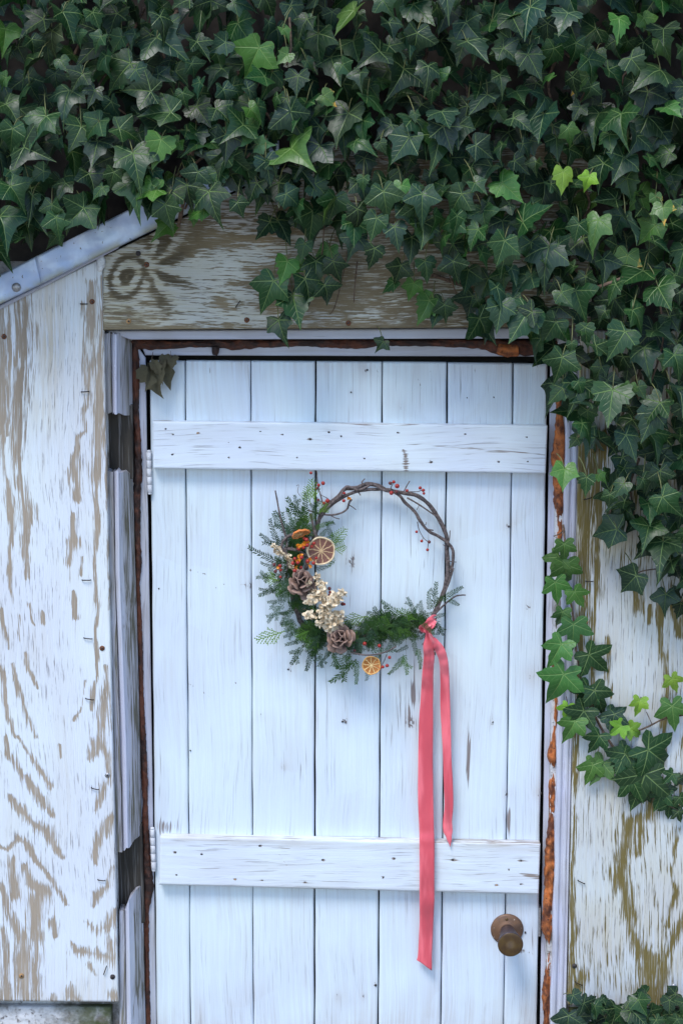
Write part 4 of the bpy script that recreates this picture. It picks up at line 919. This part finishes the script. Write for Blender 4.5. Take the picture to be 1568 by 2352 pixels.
# ------------------------------------------------------------------ the wreath
def Wz(x, y): return x*.36+533, y*.36+1035
def PW(x, y, d): return P(*Wz(x, y), d)
WL = P(*Wz(900, 750), DF)
wr = thing('wreath', WL, 'vine wreath with evergreen sprigs, pine cones and dried orange slices hanging on the white door', 'wreath')
def vine(pts, r0, r1, d, seed, wob=.004, name='vine_twig'):
    m = MB(); q = []
    for i, (x, y) in enumerate(pts): q.append(PW(x, y, d + wob*math.sin(i*1.9+seed)))
    tube(m, q, r0, r1, n=8, bump=.16, seed=seed); m.obj(name, M_bark, wr)
MM = .36*PX
VN = [([(470,760),(500,620),(540,500),(565,400),(600,350),(680,290),(720,243),(790,238),(860,212),(930,225),(980,250),(1080,268),(1180,288),(1250,340),(1300,410),(1340,480),(1370,560),(1368,640),(1375,740),(1368,830),(1340,920),(1300,1010),(1265,1085),(1200,1160)], .0042, .0046, .046, 1),
 ([(520,560),(545,460),(610,365),(700,300),(760,272),(830,252),(930,247),(1010,252),(1070,290),(1100,330),(1160,385),(1200,450),(1250,512),(1320,550),(1375,590),(1408,640),(1405,720),(1390,765)], .0036, .0032, .038, 2),
 ([(560,420),(640,330),(690,290),(730,230),(800,250),(850,235),(900,215),(960,250),(1000,262)], .0028, .0024, .032, 3),
 ([(1115,300),(1200,350),(1300,420),(1330,440)], .0018, .0014, .034, 4), ([(1405,740),(1380,840),(1330,960),(1275,1060)], .0022, .0026, .036, 5),
 ([(1265,1070),(1350,985),(1420,932),(1460,922),(1487,922)], .0022, .0012, .030, 6), ([(480,380),(575,405),(640,410),(700,395),(735,370),(745,335),(762,310)], .0016, .0024, .030, 7),
 ([(742,345),(770,362),(790,378)], .0012, .0008, .028, 8), ([(632,415),(655,428),(685,436)], .0011, .0009, .028, 9), ([(832,212),(828,200),(845,180)], .0016, .0012, .034, 10),
 ([(1095,262),(1110,230),(1132,193)], .0012, .0010, .034, 11), ([(795,245),(805,265),(818,285)], .0016, .0012, .032, 12), ([(275,255),(290,330),(300,390),(318,470),(345,560),(350,620)], .0016, .0022, .012, 13),
 ([(345,660),(318,620),(325,580),(355,548),(400,532)], .0024, .0032, .010, 14), ([(340,630),(352,690),(350,770)], .0018, .0012, .008, 15), ([(330,625),(400,632),(460,660),(520,700)], .0034, .0026, .014, 16),
 ([(540,130),(543,180),(545,220),(560,270),(575,330)], .0010, .0014, .030, 17), ([(1180,455),(1190,500),(1218,555),(1255,585)], .0008, .0008, .030, 18), ([(1218,555),(1208,577)], .0006,.0006,.03,19), ([(1250,585),(1245,630)], .0006,.0006,.03,20),
 ([(1388,510),(1385,560),(1378,590)], .0012, .0010, .030, 21), ([(1365,700),(1395,708),(1428,711)], .0012, .0008, .032, 22), ([(760,1288),(850,1305),(930,1298),(990,1280),(1045,1250)], .0018, .0014, -.006, 23),
 ([(985,1300),(970,1340),(950,1375)], .0010, .0008, .01, 24), ([(410,225),(425,220),(418,260),(435,290)], .0006, .0005, .03, 25), ([(500,400),(515,470),(540,560)], .0030, .0034, .020, 26), ([(1040,255),(1012,240),(1025,210)], .0010,.0008,.034,27), ([(1115,262),(1180,262),(1212,250)], .0010,.0008,.034,28),
 ([(1232,475),(1238,455)], .0012,.0006,.03,29), ([(1248,505),(1282,508)], .0022,.0012,.03,30), ([(1310,1020),(1340,940),(1380,850),(1412,750)], .0018,.0012,.034,31), ([(640,330),(600,300),(560,280)],.001,.0006,.03,32), ([(1175,380),(1190,350)],.0008,.0005,.03,33), ([(1345,600),(1358,610)],.001,.0005,.03,34)]
for a in VN: vine(*a)
# hemlock sprigs
def sprig_mesh(name, seed, mat, L=.060, nl=.0098, branch=0, droop=.15):
    r = random.Random(seed); m = MB()
    def run(o, d, up, L, nl):
        side = d.cross(up).normalized(); n = int(L/.0036); pts = []
        bend = (r.random()-.5)*.25
        f = lambda t: o + d*(L*t) + side*(bend*L*t*t) - up*(droop*L*t*t)
        pts = [f(i/5) for i in range(6)]
        tube(m, pts, .0007, .0004, n=4, sub=1)
        for i in range(n):
            t = .06+.94*i/n; p = f(t); q = (f(min(1, t+.03))-f(t-.03)).normalized(); s_ = q.cross(up).normalized()
            for sgn in (-1, 1):
                l = nl*(.75+.45*r.random())*(1-.35*t**3); an = math.radians(62 - 26*t + r.uniform(-9, 9))
                dd = (q*math.cos(an) + s_*sgn*math.sin(an) + up*r.uniform(-.15, .38)).normalized()
                wv = dd.cross(up).normalized()*.00115; b = p + up*.0004
                m.add([b, b+dd*l*.5+wv, b+dd*l, b+dd*l*.5-wv], [(0,1,2,3)])
            if r.random() < .35:
                dd = (q*.6 + up*.7 + s_*r.uniform(-.5,.5)).normalized(); l = nl*.6; wv = dd.cross(s_).normalized()*.0007
                m.add([p, p+dd*l*.5+wv, p+dd*l, p+dd*l*.5-wv], [(0,1,2,3)])
        return f
    X, Zz = Vector((1,0,0)), Vector((0,0,1))
    f = run(Vector((0,0,0)), X, Zz, L, nl)
    for k in range(branch):
        t = .2+.6*k/max(1, branch); sg = (-1, 1)[k % 2]; a = math.radians(42)*sg
        run(f(t), Vector((math.cos(a), math.sin(a), r.uniform(-.05,.15))).normalized(), Zz, L*(.50-.32*t), nl*.85)
    o = mk(name, m.v, m.f, mat, None, False); me = o.data; bpy.data.objects.remove(o); return me
def cedar_mesh(name, seed, mat, L=.07):
    r = random.Random(seed); m = MB()
    def run(o, d, L, w_, depth):
        n = max(2, int(round(L/.0050))); s_ = Vector((-d.y, d.x, 0)).normalized(); bend = r.uniform(-.12,.12); p = o
        for i in range(n):
            t = i/n; q = (d + s_*bend*t).normalized(); e = p + q*(L/n); ww = w_*(1-.35*t)
            sd_ = Vector((-q.y, q.x, 0)); up = Vector((0,0,.0006))
            m.add([p, p+q*(L/n)*.6+sd_*ww+up*.3, e+q*.0006+up, p+q*(L/n)*.6-sd_*ww+up*.3, p+q*(L/n)*.5-up*1.2], [(0,1,2,3),(0,4,1),(1,4,2),(2,4,3),(3,4,0)])
            if depth and i > 0 and i < n-1:
                sg = 1 if i % 2 else -1
                a = math.radians(38)*sg; dd = Vector((q.x*math.cos(a)-q.y*math.sin(a), q.x*math.sin(a)+q.y*math.cos(a), r.uniform(-.1,.1))).normalized()
                if depth == 2: run(e, dd, L*.42*(1-t)**.8+.004, w_*.85, 1)
                elif r.random() < .5 and L > .018: run(e, dd, .007, w_*.8, 0)
            p = e
    run(Vector((0,0,0)), Vector((1,0,0)), L, .0022, 2)
    o = mk(name, m.v, m.f, mat, None, False); me = o.data; bpy.data.objects.remove(o); return me
HM = [[sprig_mesh('hemlock_sprig', 10*j+i, M_hem[j], branch=(0, 3, 5, 2)[i]) for i in range(4)] for j in range(3)]
CM = [[cedar_mesh('cedar_sprig', 10*j+i, M_ced[j]) for i in range(2)] for j in range(2)]
def place_sprig(name, me, b, t, d0, d1, roll, wl):
    a = PW(b[0], b[1], d0); e = PW(t[0], t[1], d1); X = e-a; L = X.length; X.normalize()
    n = Vector((0,-1,0)); n = (n - X*n.dot(X)).normalized(); Y = n.cross(X); 
    n2 = n*math.cos(roll) + Y*math.sin(roll); Y = n2.cross(X); s = L/wl; sy = s**.5 if False else min(1.25, max(.8, s))
    M = Matrix((X*s, Y*sy, n2*sy)).transposed().to_4x4(); M.translation = a
    return inst(name, me, M, wr, WL)
HS = [(330,720,98,645,0),(330,650,180,533,1),(300,610,220,450,0),(390,570,265,390,1),(400,490,340,368,1),(480,490,355,302,0),(470,480,450,268,0),(520,440,545,295,0),(520,500,645,440,2),(560,560,590,500,0),(310,750,180,735,0),(310,800,155,795,0),(310,860,168,942,0),(340,960,225,965,1),
 (360,1030,295,1050,1),(330,980,222,1095,1),(480,1200,335,1245,1),(450,1250,360,1372,0),(500,1270,492,1420,0),(560,1290,575,1398,1),(640,1290,690,1395,2),(790,1330,645,1508,2),(790,1330,802,1497,2),(865,1390,872,1458,0),(1095,1310,1012,1445,2),(1090,1300,1132,1425,2),(1180,1260,1220,1395,2),(1260,1180,1312,1325,0),
 (1120,1240,1055,1300,0),(985,1270,1045,1180,1),(880,1275,1045,1272,1),(1300,1080,1332,1192,0),(1290,1060,1365,1040,0),(1280,1010,1312,850,0),(1330,960,1458,858,0),(1380,950,1452,985,0),(1260,1020,1245,898,0),(1165,1050,1130,928,1),(1100,1070,948,975,0),(1050,1060,865,1025,0),(1210,1050,1190,965,0),
 (290,900,175,885,0),(300,500,262,400,1),(420,430,410,290,0),(600,470,640,455,0),(700,1060,760,1120,1),(900,1190,770,1220,1),(860,1150,790,1160,1),(560,1230,520,1330,0),(440,1150,330,1180,1),(400,1090,300,1110,1),(620,1260,600,1340,0),(730,1290,750,1400,0),(1010,1100,945,1010,0),(380,1010,360,1080,1),
 (1230,1100,1130,1020,0),(1060,1120,990,1180,0),(920,1330,935,1290,0),(1150,1190,1180,1300,0),(1240,1140,1240,1260,0),(640,560,600,480,0),(540,760,600,735,0),(520,640,470,560,0)]
for i, (a, b, c, d, j) in enumerate(HS):
    L = math.hypot(c-a, d-b)
    place_sprig('hemlock_sprig', HM[j][(0, 3, 0, 1)[i % 4] if L > 90 else 0], (a, b), (c, d), rnd.uniform(.020, .040), rnd.uniform(.018, .045), rnd.uniform(-.35, .35), .060)
CS = [(528,330,512,180,0),(500,340,470,225,0),(555,400,610,340,0),(340,1150,155,1217,0),(620,610,728,500,0),(640,640,718,598,0),(870,1055,705,1088,0),(550,1020,440,985,0),(640,1305,700,1392,1),(600,700,652,712,1),(300,830,200,800,0),(480,470,500,400,0),(330,900,270,880,1),(560,1180,470,1260,1),(1040,1120,900,1080,1),(1180,1080,1050,1020,1),(640,520,640,600,1),(760,1310,720,1350,1),(490,1150,400,1190,1)]
for i, (a, b, c, d, j) in enumerate(CS): place_sprig('cedar_sprig', CM[j][i % 2], (a, b), (c, d), .02, rnd.uniform(.015, .04), rnd.uniform(-.3, .3), .07)
# body of the crescent
def cres(t):   # t 0..1 from upper left round to lower right
    P_ = [(480,470),(400,560),(370,680),(370,820),(400,950),(450,1080),(540,1170),(660,1210),(790,1190),(910,1150),(1020,1120),(1130,1110),(1240,1080)]
    H_ = [62,88,98,104,115,140,148,126,114,104,100,90,64]
    x = t*(len(P_)-1); i = min(int(x), len(P_)-2); f = x-i
    return (P_[i][0]*(1-f)+P_[i+1][0]*f, P_[i][1]*(1-f)+P_[i+1][1]*f, H_[i]*(1-f)+H_[i+1]*f)
for i in range(232):
    t = rnd.random(); x, y, h = cres(t); x2, y2, _ = cres(max(0, t-.03)); tx, ty = x2-x, y2-y; l = math.hypot(tx, ty) or 1; tx /= l; ty /= l
    ox, oy = x-860, y-740; ol = math.hypot(ox, oy); ox /= ol; oy /= ol
    r = rnd.uniform(-.85, .80); bx, by = x+ox*h*r, y+oy*h*r
    k = rnd.uniform(-.25, 1.0); sg = 1 if t < .62 else -1
    if t > .25 and t < .75: dx, dy = ox*(.6+max(0,r)) + tx*rnd.uniform(-.9,.9), oy*(.6+max(0,r)) + ty*rnd.uniform(-.9,.9)
    else: dx, dy = ox*k + tx*sg*.8, oy*k + ty*sg*.8
    l = math.hypot(dx, dy); L = rnd.uniform(80, 135)*(.75 if abs(r) > .55 else 1); dx *= L/l; dy *= L/l
    j = 0 if rnd.random() < .62 else (1 if rnd.random() < .5 else 2)
    d0 = rnd.uniform(.008, .058) if abs(r) < .6 else rnd.uniform(.035, .058)
    place_sprig('hemlock_sprig', HM[j][rnd.randrange(4)], (bx-dx*.4, by-dy*.4), (bx+dx*.6, by+dy*.6), d0, d0+rnd.uniform(-.012, .012), rnd.uniform(-.6, .6), .060)
# dark bundled stems inside the crescent
m = MB()
for k in range(5): tube(m, [PW(cres(t/12)[0]+rnd.uniform(-30,30), cres(t/12)[1]+rnd.uniform(-30,30), .062) for t in range(1,12)], .003, .003, n=5, sub=3)
m.obj('bound_stems', M_bark, wr)
# berries
def ico(r, sub, seed=0, squash=1., irr=0.):
    import bmesh
    bm = bmesh.new(); bmesh.ops.create_icosphere(bm, subdivisions=sub, radius=r)
    for v in bm.verts: v.co *= 1+irr*mnoise.noise(v.co*(2/r)+Vector((seed, 0, 0))); v.co.z *= squash
    me = bpy.data.meshes.new('berry_body'); bm.to_mesh(me); bm.free(); me.polygons.foreach_set('use_smooth', [True]*len(me.polygons)); return me
bm1 = ico(1, 2, 0, .95, .05); bm1.materials.append(M_berry); bm2 = ico(1, 2, 3, .9, .12); bm2.materials.append(M_berryd)
tip = MB(); ring_solid(tip, Vector((0,0,.9)), Vector((0,0,1)), [(0,.18),(.12,.12),(.2,.03)], 6); o = mk('tip', tip.v, tip.f, M_hole, None); tipm = o.data; bpy.data.objects.remove(o)
BR = [(503,142,0,10),(552,220,0,11),(580,208,0,13),(540,240,1,9),(549,315,1,10),(585,335,0,11),(608,320,0,14),(715,272,0,9),(712,320,0,11),(1008,208,1,12),(1030,200,0,11),(1052,226,0,15),(1015,270,0,14),(1047,262,1,11),(1115,255,0,10),(1198,238,0,11),(1218,253,0,11),(1222,273,0,9),(1175,518,0,9),(1208,577,0,10),(1255,583,1,11),(1245,633,0,10),
 (475,568,0,13),(425,625,0,14),(455,618,0,12),(480,603,0,13),(522,592,0,11),(508,612,0,10),(400,690,0,12),(443,682,0,13),(388,718,0,13),(440,745,0,11),(400,765,0,13),(482,705,0,13),(520,718,0,12),(537,686,0,10),(420,715,0,12),(268,728,1,12),(305,735,0,11),(277,770,1,12),(310,762,0,10),(308,806,0,9),(620,880,1,12),(625,903,0,10),(622,923,0,11),(583,968,1,13),(703,978,1,13),(845,1232,0,13),(938,1245,0,12),(1003,1320,0,11),(988,1372,0,12),(960,1380,0,11),(942,1388,0,11),(715,980,0,9),(605,960,0,8),(780,1275,1,10),(582,672,0,9),(498,690,0,10),(460,560,0,10)]
for x, y, k, r in BR:
    inside_ = 480 < x < 1100 and y > 1100 or x < 760 and y > 500
    d = rnd.uniform(-.030, -.018) if (360 < x < 560 and 540 < y < 790) else (rnd.uniform(-.012, .004) if inside_ else .028)
    rr = r*MM*1.04; ax = Vector((rnd.uniform(-.6,.6), -1, rnd.uniform(-.8,.4))).normalized()
    M = Matrix.Translation(PW(x, y, d)) @ ax.to_track_quat('Z', 'Y').to_matrix().to_4x4() @ Matrix.Scale(rr, 4)
    b = inst('berry', bm2 if k else bm1, M, wr, WL)
    tt = bpy.data.objects.new('berry_tip', tipm); COL.objects.link(tt); tt.parent = b
def petal(m, c, n, L, wd, r, cup=.5):
    X = n.orthogonal().normalized(); X.rotate(Matrix.Rotation(r.uniform(0, 6.28), 3, n)); Y = n.cross(X)
    g_ = []
    for i in range(4):
        for j in (-1, 0, 1):
            t = i/3; ww = wd*math.sin(math.pi*(.18+.72*t))*j
            g_.append(c + X*(L*t) + Y*ww + n*(cup*L*t*t + .35*abs(j)*wd*r.uniform(-.5,1.4) + r.uniform(-.12,.12)*L))
    m.add(g_, [(i*3+j, (i+1)*3+j, (i+1)*3+j+1, i*3+j+1) for i in range(3) for j in range(2)])
rp = random.Random(3)
for x, y, s in [(430,605,1.1),(462,592,1.1),(428,688,1.2),(418,705,1.0),(297,740,.9),(488,702,1.1),(405,745,.9),(478,578,1.),(745,300,.9),(440,660,.7),(500,735,.8)]:
    m = MB(); c = PW(x, y, -.026 if 380 < x < 560 else (0 if x < 380 else .024))
    for k in range(4): petal(m, c, Vector((rp.uniform(-.7,.7), -1, rp.uniform(-.7,.7))).normalized(), .0062*s, .0034*s, rp, .4)
    m.obj('berry_husk', M_husk, wr)
# dried cream flowers
for x, y, s in [(545,805,24),(560,850,28),(580,860,22),(492,845,20),(575,915,36),(520,900,28),(540,930,34),(500,955,36),(590,955,26),(700,905,26),(672,925,34),(640,965,44),(610,985,34),(585,1010,36),(565,1035,30),(485,1048,30),(515,1058,22),(558,1098,26),(600,1060,34),(650,1060,46),(640,1095,42),(675,1085,34),(620,1040,36),(690,1040,26),(640,1125,30),(285,632,26),(308,650,24),(262,605,14),(350,680,22),(372,700,24),(378,742,20),(370,720,18),(610,1135,22),(655,935,26),(715,915,14),(600,1120,20)]:
    m = MB(); c = PW(x, y, rp.uniform(-.026, -.012) if x > 400 else .008); R = s*MM
    s *= 1.22; R = s*MM
    for k in range(int(9+s*.40)):
        n = Vector((rp.uniform(-1,1), -rp.uniform(.15,1.1), rp.uniform(-1,1))).normalized()
        petal(m, c + n*R*rp.uniform(.15,.75), (n+Vector((rp.uniform(-.7,.7),-.1,rp.uniform(-.7,.7)))).normalized(), R*rp.uniform(.4,.7)+.001, R*rp.uniform(.2,.4)+.0006, rp, rp.uniform(-.2,.8))
    m.obj('dried_flower', M_petal, wr)
m = MB()
for a in [(700,900,560,1080),(480,1045,600,1070),(560,820,540,960),(520,830,540,900),(560,1090,620,1060),(262,600,380,740),(450,1010,540,1040)]: tube(m, [PW(a[0],a[1],-.006), PW((a[0]+a[2])/2+8,(a[1]+a[3])/2,-.008), PW(a[2],a[3],-.002)], .0008, n=4, sub=3)
m.obj('flower_stems', M_greenstem, wr)
# pine cones
def scale_mesh():
    m = MB(); rows = [(0,.16,0),(.3,.20,.02),(.58,.34,.06),(.80,.40,.13),(.95,.30,.20),(1.02,.12,.24)]
    v = []
    for t, wd, z in rows:
        for j in (-1,-.5,0,.5,1): v.append((t-.05*j*j, wd*j, z - .10*j*j + (.04 if j == 0 else 0)))
    n = len(v); v += [(x, y, z-.075) for x, y, z in v]
    f = [(i*5+j, (i+1)*5+j, (i+1)*5+j+1, i*5+j+1) for i in range(5) for j in range(4)]
    f += [tuple(q+n for q in reversed(k)) for k in f]
    bd = [0,1,2,3,4,9,14,19,24,29,28,27,26,25,20,15,10,5]
    f += [(bd[i], bd[(i+1) % 18], bd[(i+1) % 18]+n, bd[i]+n) for i in range(18)]
    o = mk('cone_scale', v, f, M_scale, None); me = o.data; bpy.data.objects.remove(o); return me
SM = scale_mesh()
def cone(x, y, R, axis, depth, N_, seed, lab):
    c = PW(x, y, depth); R *= MM; axis = axis.normalized(); r = random.Random(seed)
    m = MB(); ring_solid(m, c - axis*R*.7, axis, [(0,R*.10),(R*.15,R*.36),(R*.6,R*.34),(R*1.2,R*.16),(R*1.35,.0005)], 12); co_ = m.obj('pine_cone', M_core, wr); co_['label'] = lab
    a = axis.orthogonal().normalized(); b = axis.cross(a)
    for i in range(N_):
        t = i/(N_-1); th = i*2.39996+seed; rad = a*math.cos(th)+b*math.sin(th)
        el = math.radians(-2 + 64*t**1.1 + r.uniform(-9, 9)); th += r.uniform(-.25, .25); rad = a*math.cos(th)+b*math.sin(th); h = -.35*R + .95*R*t
        d = (rad*math.cos(el)+axis*math.sin(el)).normalized(); L = R*(1.02 - .50*t**1.3)*r.uniform(.93,1.06)
        nn = (axis - d*axis.dot(d)).normalized() if abs(d.dot(axis)) < .99 else rad; nn = (nn*math.cos(.0)).normalized(); Y = nn.cross(d)
        ws = L*(.92+.25*t)
        M = Matrix((d*L, Y*ws, nn*L)).transposed().to_4x4(); M.translation = c + axis*h
        o = bpy.data.objects.new('cone_scale', SM); COL.objects.link(o); o.parent = co_; o.matrix_local = Matrix.Translation(-WL) @ M
cone(440, 848, 106, Vector((.12,-.75,.62)), -.006, 22, 1, 'upper pine cone below the orange berries')
cone(690, 1203, 106, Vector((-.10,-.85,.35)), -.006, 21, 4, 'lower pine cone under the cream flowers')
# dried orange slices
def oslice(x, y, r, nrm, depth, flesh, rind, spin, lab, th=.0035):
    c = PW(x, y, depth); nrm = nrm.normalized(); R = r*MM; X = nrm.orthogonal().normalized(); X.rotate(Matrix.Rotation(spin, 3, nrm)); Y = nrm.cross(X)
    vs = [c + nrm*.0006]; uv = [(0, 0)]; n = 40; fs = []
    warp = lambda a, q: nrm*(.0016*math.sin(2*a+1)*q*q + .0008*math.sin(9*a)*q)
    for j, q in enumerate((.3,.6,.84,.95)):
        for k in range(n):
            a = 2*math.pi*k/n; vs.append(c + (X*math.cos(a)+Y*math.sin(a))*R*q*(1+.02*math.sin(5*a+1)) + warp(a, q) + nrm*(.0004*(q > .9))); uv.append((math.cos(a)*q, math.sin(a)*q))
    fs += [(0, 1+k, 1+(k+1)%n) for k in range(n)]
    for j in range(3): fs += [(1+j*n+k, 1+(j+1)*n+k, 1+(j+1)*n+(k+1)%n, 1+j*n+(k+1)%n) for k in range(n)]
    nv2 = len(vs); 
    vs2 = [v - nrm*th*.7 for v in vs]; vs += vs2; uv += uv[:nv2]; fs += [tuple(i+nv2 for i in reversed(f)) for f in fs]
    o = mk('orange_slice', vs, fs, flesh, wr, True, None, np.array(uv)); o['label'] = lab
    m = MB(); rv = []
    for k in range(n):
        a = 2*math.pi*k/n; q = R*(1+.02*math.sin(5*a+1)); e = X*math.cos(a)+Y*math.sin(a)
        for s_, h in ((.90,.3),(.95,.62),(1.0,.45),(1.02,-.1),(1.0,-.75),(.92,-.9)):
            rv.append(c + e*q*s_ + warp(a, s_) + nrm*(h*th*.9))
    m.add(rv, [(k*6+j, k*6+(j+1)%6, ((k+1)%n)*6+(j+1)%6, ((k+1)%n)*6+j) for k in range(n) for j in range(6)])
    m.obj('rind', rind, o)
oslice(568, 640, 92, Vector((.12,-1,.05)), -.010, M_sliceA, M_rind, .3, 'large dried orange slice with dark brown flesh and cream rind')
oslice(440, 531, 60, Vector((.32,-.48,-.86)), -.022, M_sliceB, M_rindo, .9, 'bright orange slice seen nearly edge on at the upper left')
oslice(888, 1370, 61, Vector((-.05,-1,.12)), .002, M_sliceB, M_rindy, .5, 'amber orange slice at the bottom of the wreath')
# ribbon
def ribbon(name, pts, parent):
    """pts: u, v, half width, depth, twist(rad)"""
    n = len(pts)*7; T_ = np.linspace(0, len(pts)-1, n); arr = np.array(pts, float)
    # smooth interpolation
    def itp(c):
        out = []
        for t in T_:
            i = min(int(t), len(pts)-2); f = t-i; f = f*f*(3-2*f) if c >= 2 else f
            p0, p1, p2, p3 = arr[max(i-1,0),c], arr[i,c], arr[i+1,c], arr[min(i+2,len(pts)-1),c]
            out.append(.5*((2*p1)+(-p0+p2)*f+(2*p0-5*p1+4*p2-p3)*f*f+(-p0+3*p1-3*p2+p3)*f**3))
        return out
    u, v, h, d, tw = (itp(c) for c in range(5)); vs = []; m = 9
    for j in range(n):
        a = P(u[max(j-1,0)], v[max(j-1,0)], d[max(j-1,0)]); b = P(u[min(j+1,n-1)], v[min(j+1,n-1)], d[min(j+1,n-1)]); tg = (b-a).normalized()
        s = tg.cross(Vector((0,-1,0))).normalized(); s.rotate(Matrix.Rotation(tw[j], 3, tg)); nn = s.cross(tg)
        c = P(u[j], v[j], d[j])
        for k in range(m):
            x = (k/(m-1)-.5)*2; vs.append(c + s*(x*h[j]*PX) + nn*(.0016*math.sin(x*2.6+v[j]*.03) + .0014*math.sin(v[j]*.021+1.3*x)))
    f = [(j*m+k, (j+1)*m+k, (j+1)*m+k+1, j*m+k+1) for j in range(n-1) for k in range(m-1)]
    o = mk(name, vs, f, M_ribbon, parent)
    md = o.modifiers.new('thickness', 'SOLIDIFY'); md.thickness = .0004; return o
rb = ribbon('ribbon', [(984,1447,5,.012,.4),(984,1462,8,.010,.3),(983,1485,12,.010,.1),(985,1510,13,.020,0),(982,1545,13.5,.032,-.1),(980,1600,15,.044,.1),(978,1660,17,.046,.1),(977,1740,18,.046,-.12),(977,1830,18.5,.046,.1),(979,1900,18,.042,.12),(980,1940,18,.034,0),(980,1990,18,.032,.1),(980,2060,18,.040,.1),(979,2120,17.5,.050,-.12),(976,2180,17,.052,.1),(974,2218,19,.052,.1)], wr); rb['label'] = 'long pink ribbon tail hanging over the lower batten'
# slanted cut at its foot
me = rb.data; nv = len(me.vertices); base_i = nv-9
for k in range(9):
    for row, amt in ((base_i, 1.), (base_i-9, .8), (base_i-18, .55), (base_i-27, .3)):
        me.vertices[row+k].co.z += (k/8-.45)*.020*amt
rb2 = ribbon('ribbon', [(985,1447,4,.006,-.5),(990,1464,9,.000,-.9),(1000,1478,11,.002,-.5),(1011,1496,11,.010,.1),(1018,1520,10.5,.020,.25),(1021,1560,11,.036,.2),(1022,1620,12,.044,.1),(1024,1680,11.5,.046,.3),(1026,1740,10.5,.046,.3),(1029,1800,11,.046,.1),(1030,1850,11,.046,-.1),(1027,1885,12,.044,-.3),(1028,1905,12,.042,-.3),(1031,1925,6.5,.040,-.1),(1033,1944,.8,.040,0)], wr); rb2['label'] = 'short pink ribbon tail with a pointed end'
# the knot: a band wrapped over the vine and a side fold
ribbon('ribbon_knot', [(999,1418,7,.030,.1),(995,1422,10,.012,.1),(988,1432,12,.004,.15),(984,1444,9,.002,0),(985,1450,6,.006,-.2)], wr)
ribbon('ribbon_knot', [(999,1425,5,.016,.2),(985,1432,8,.002,.1),(972,1440,8,.000,-.1),(965,1442,5,.010,-.5),(972,1448,5,.014,.3),(986,1449,6,.006,.2)], wr)
place_sprig('hemlock_sprig', HM[0][0], (1190, 1080), (1300, 1170), -.006, -.004, .1, .060)
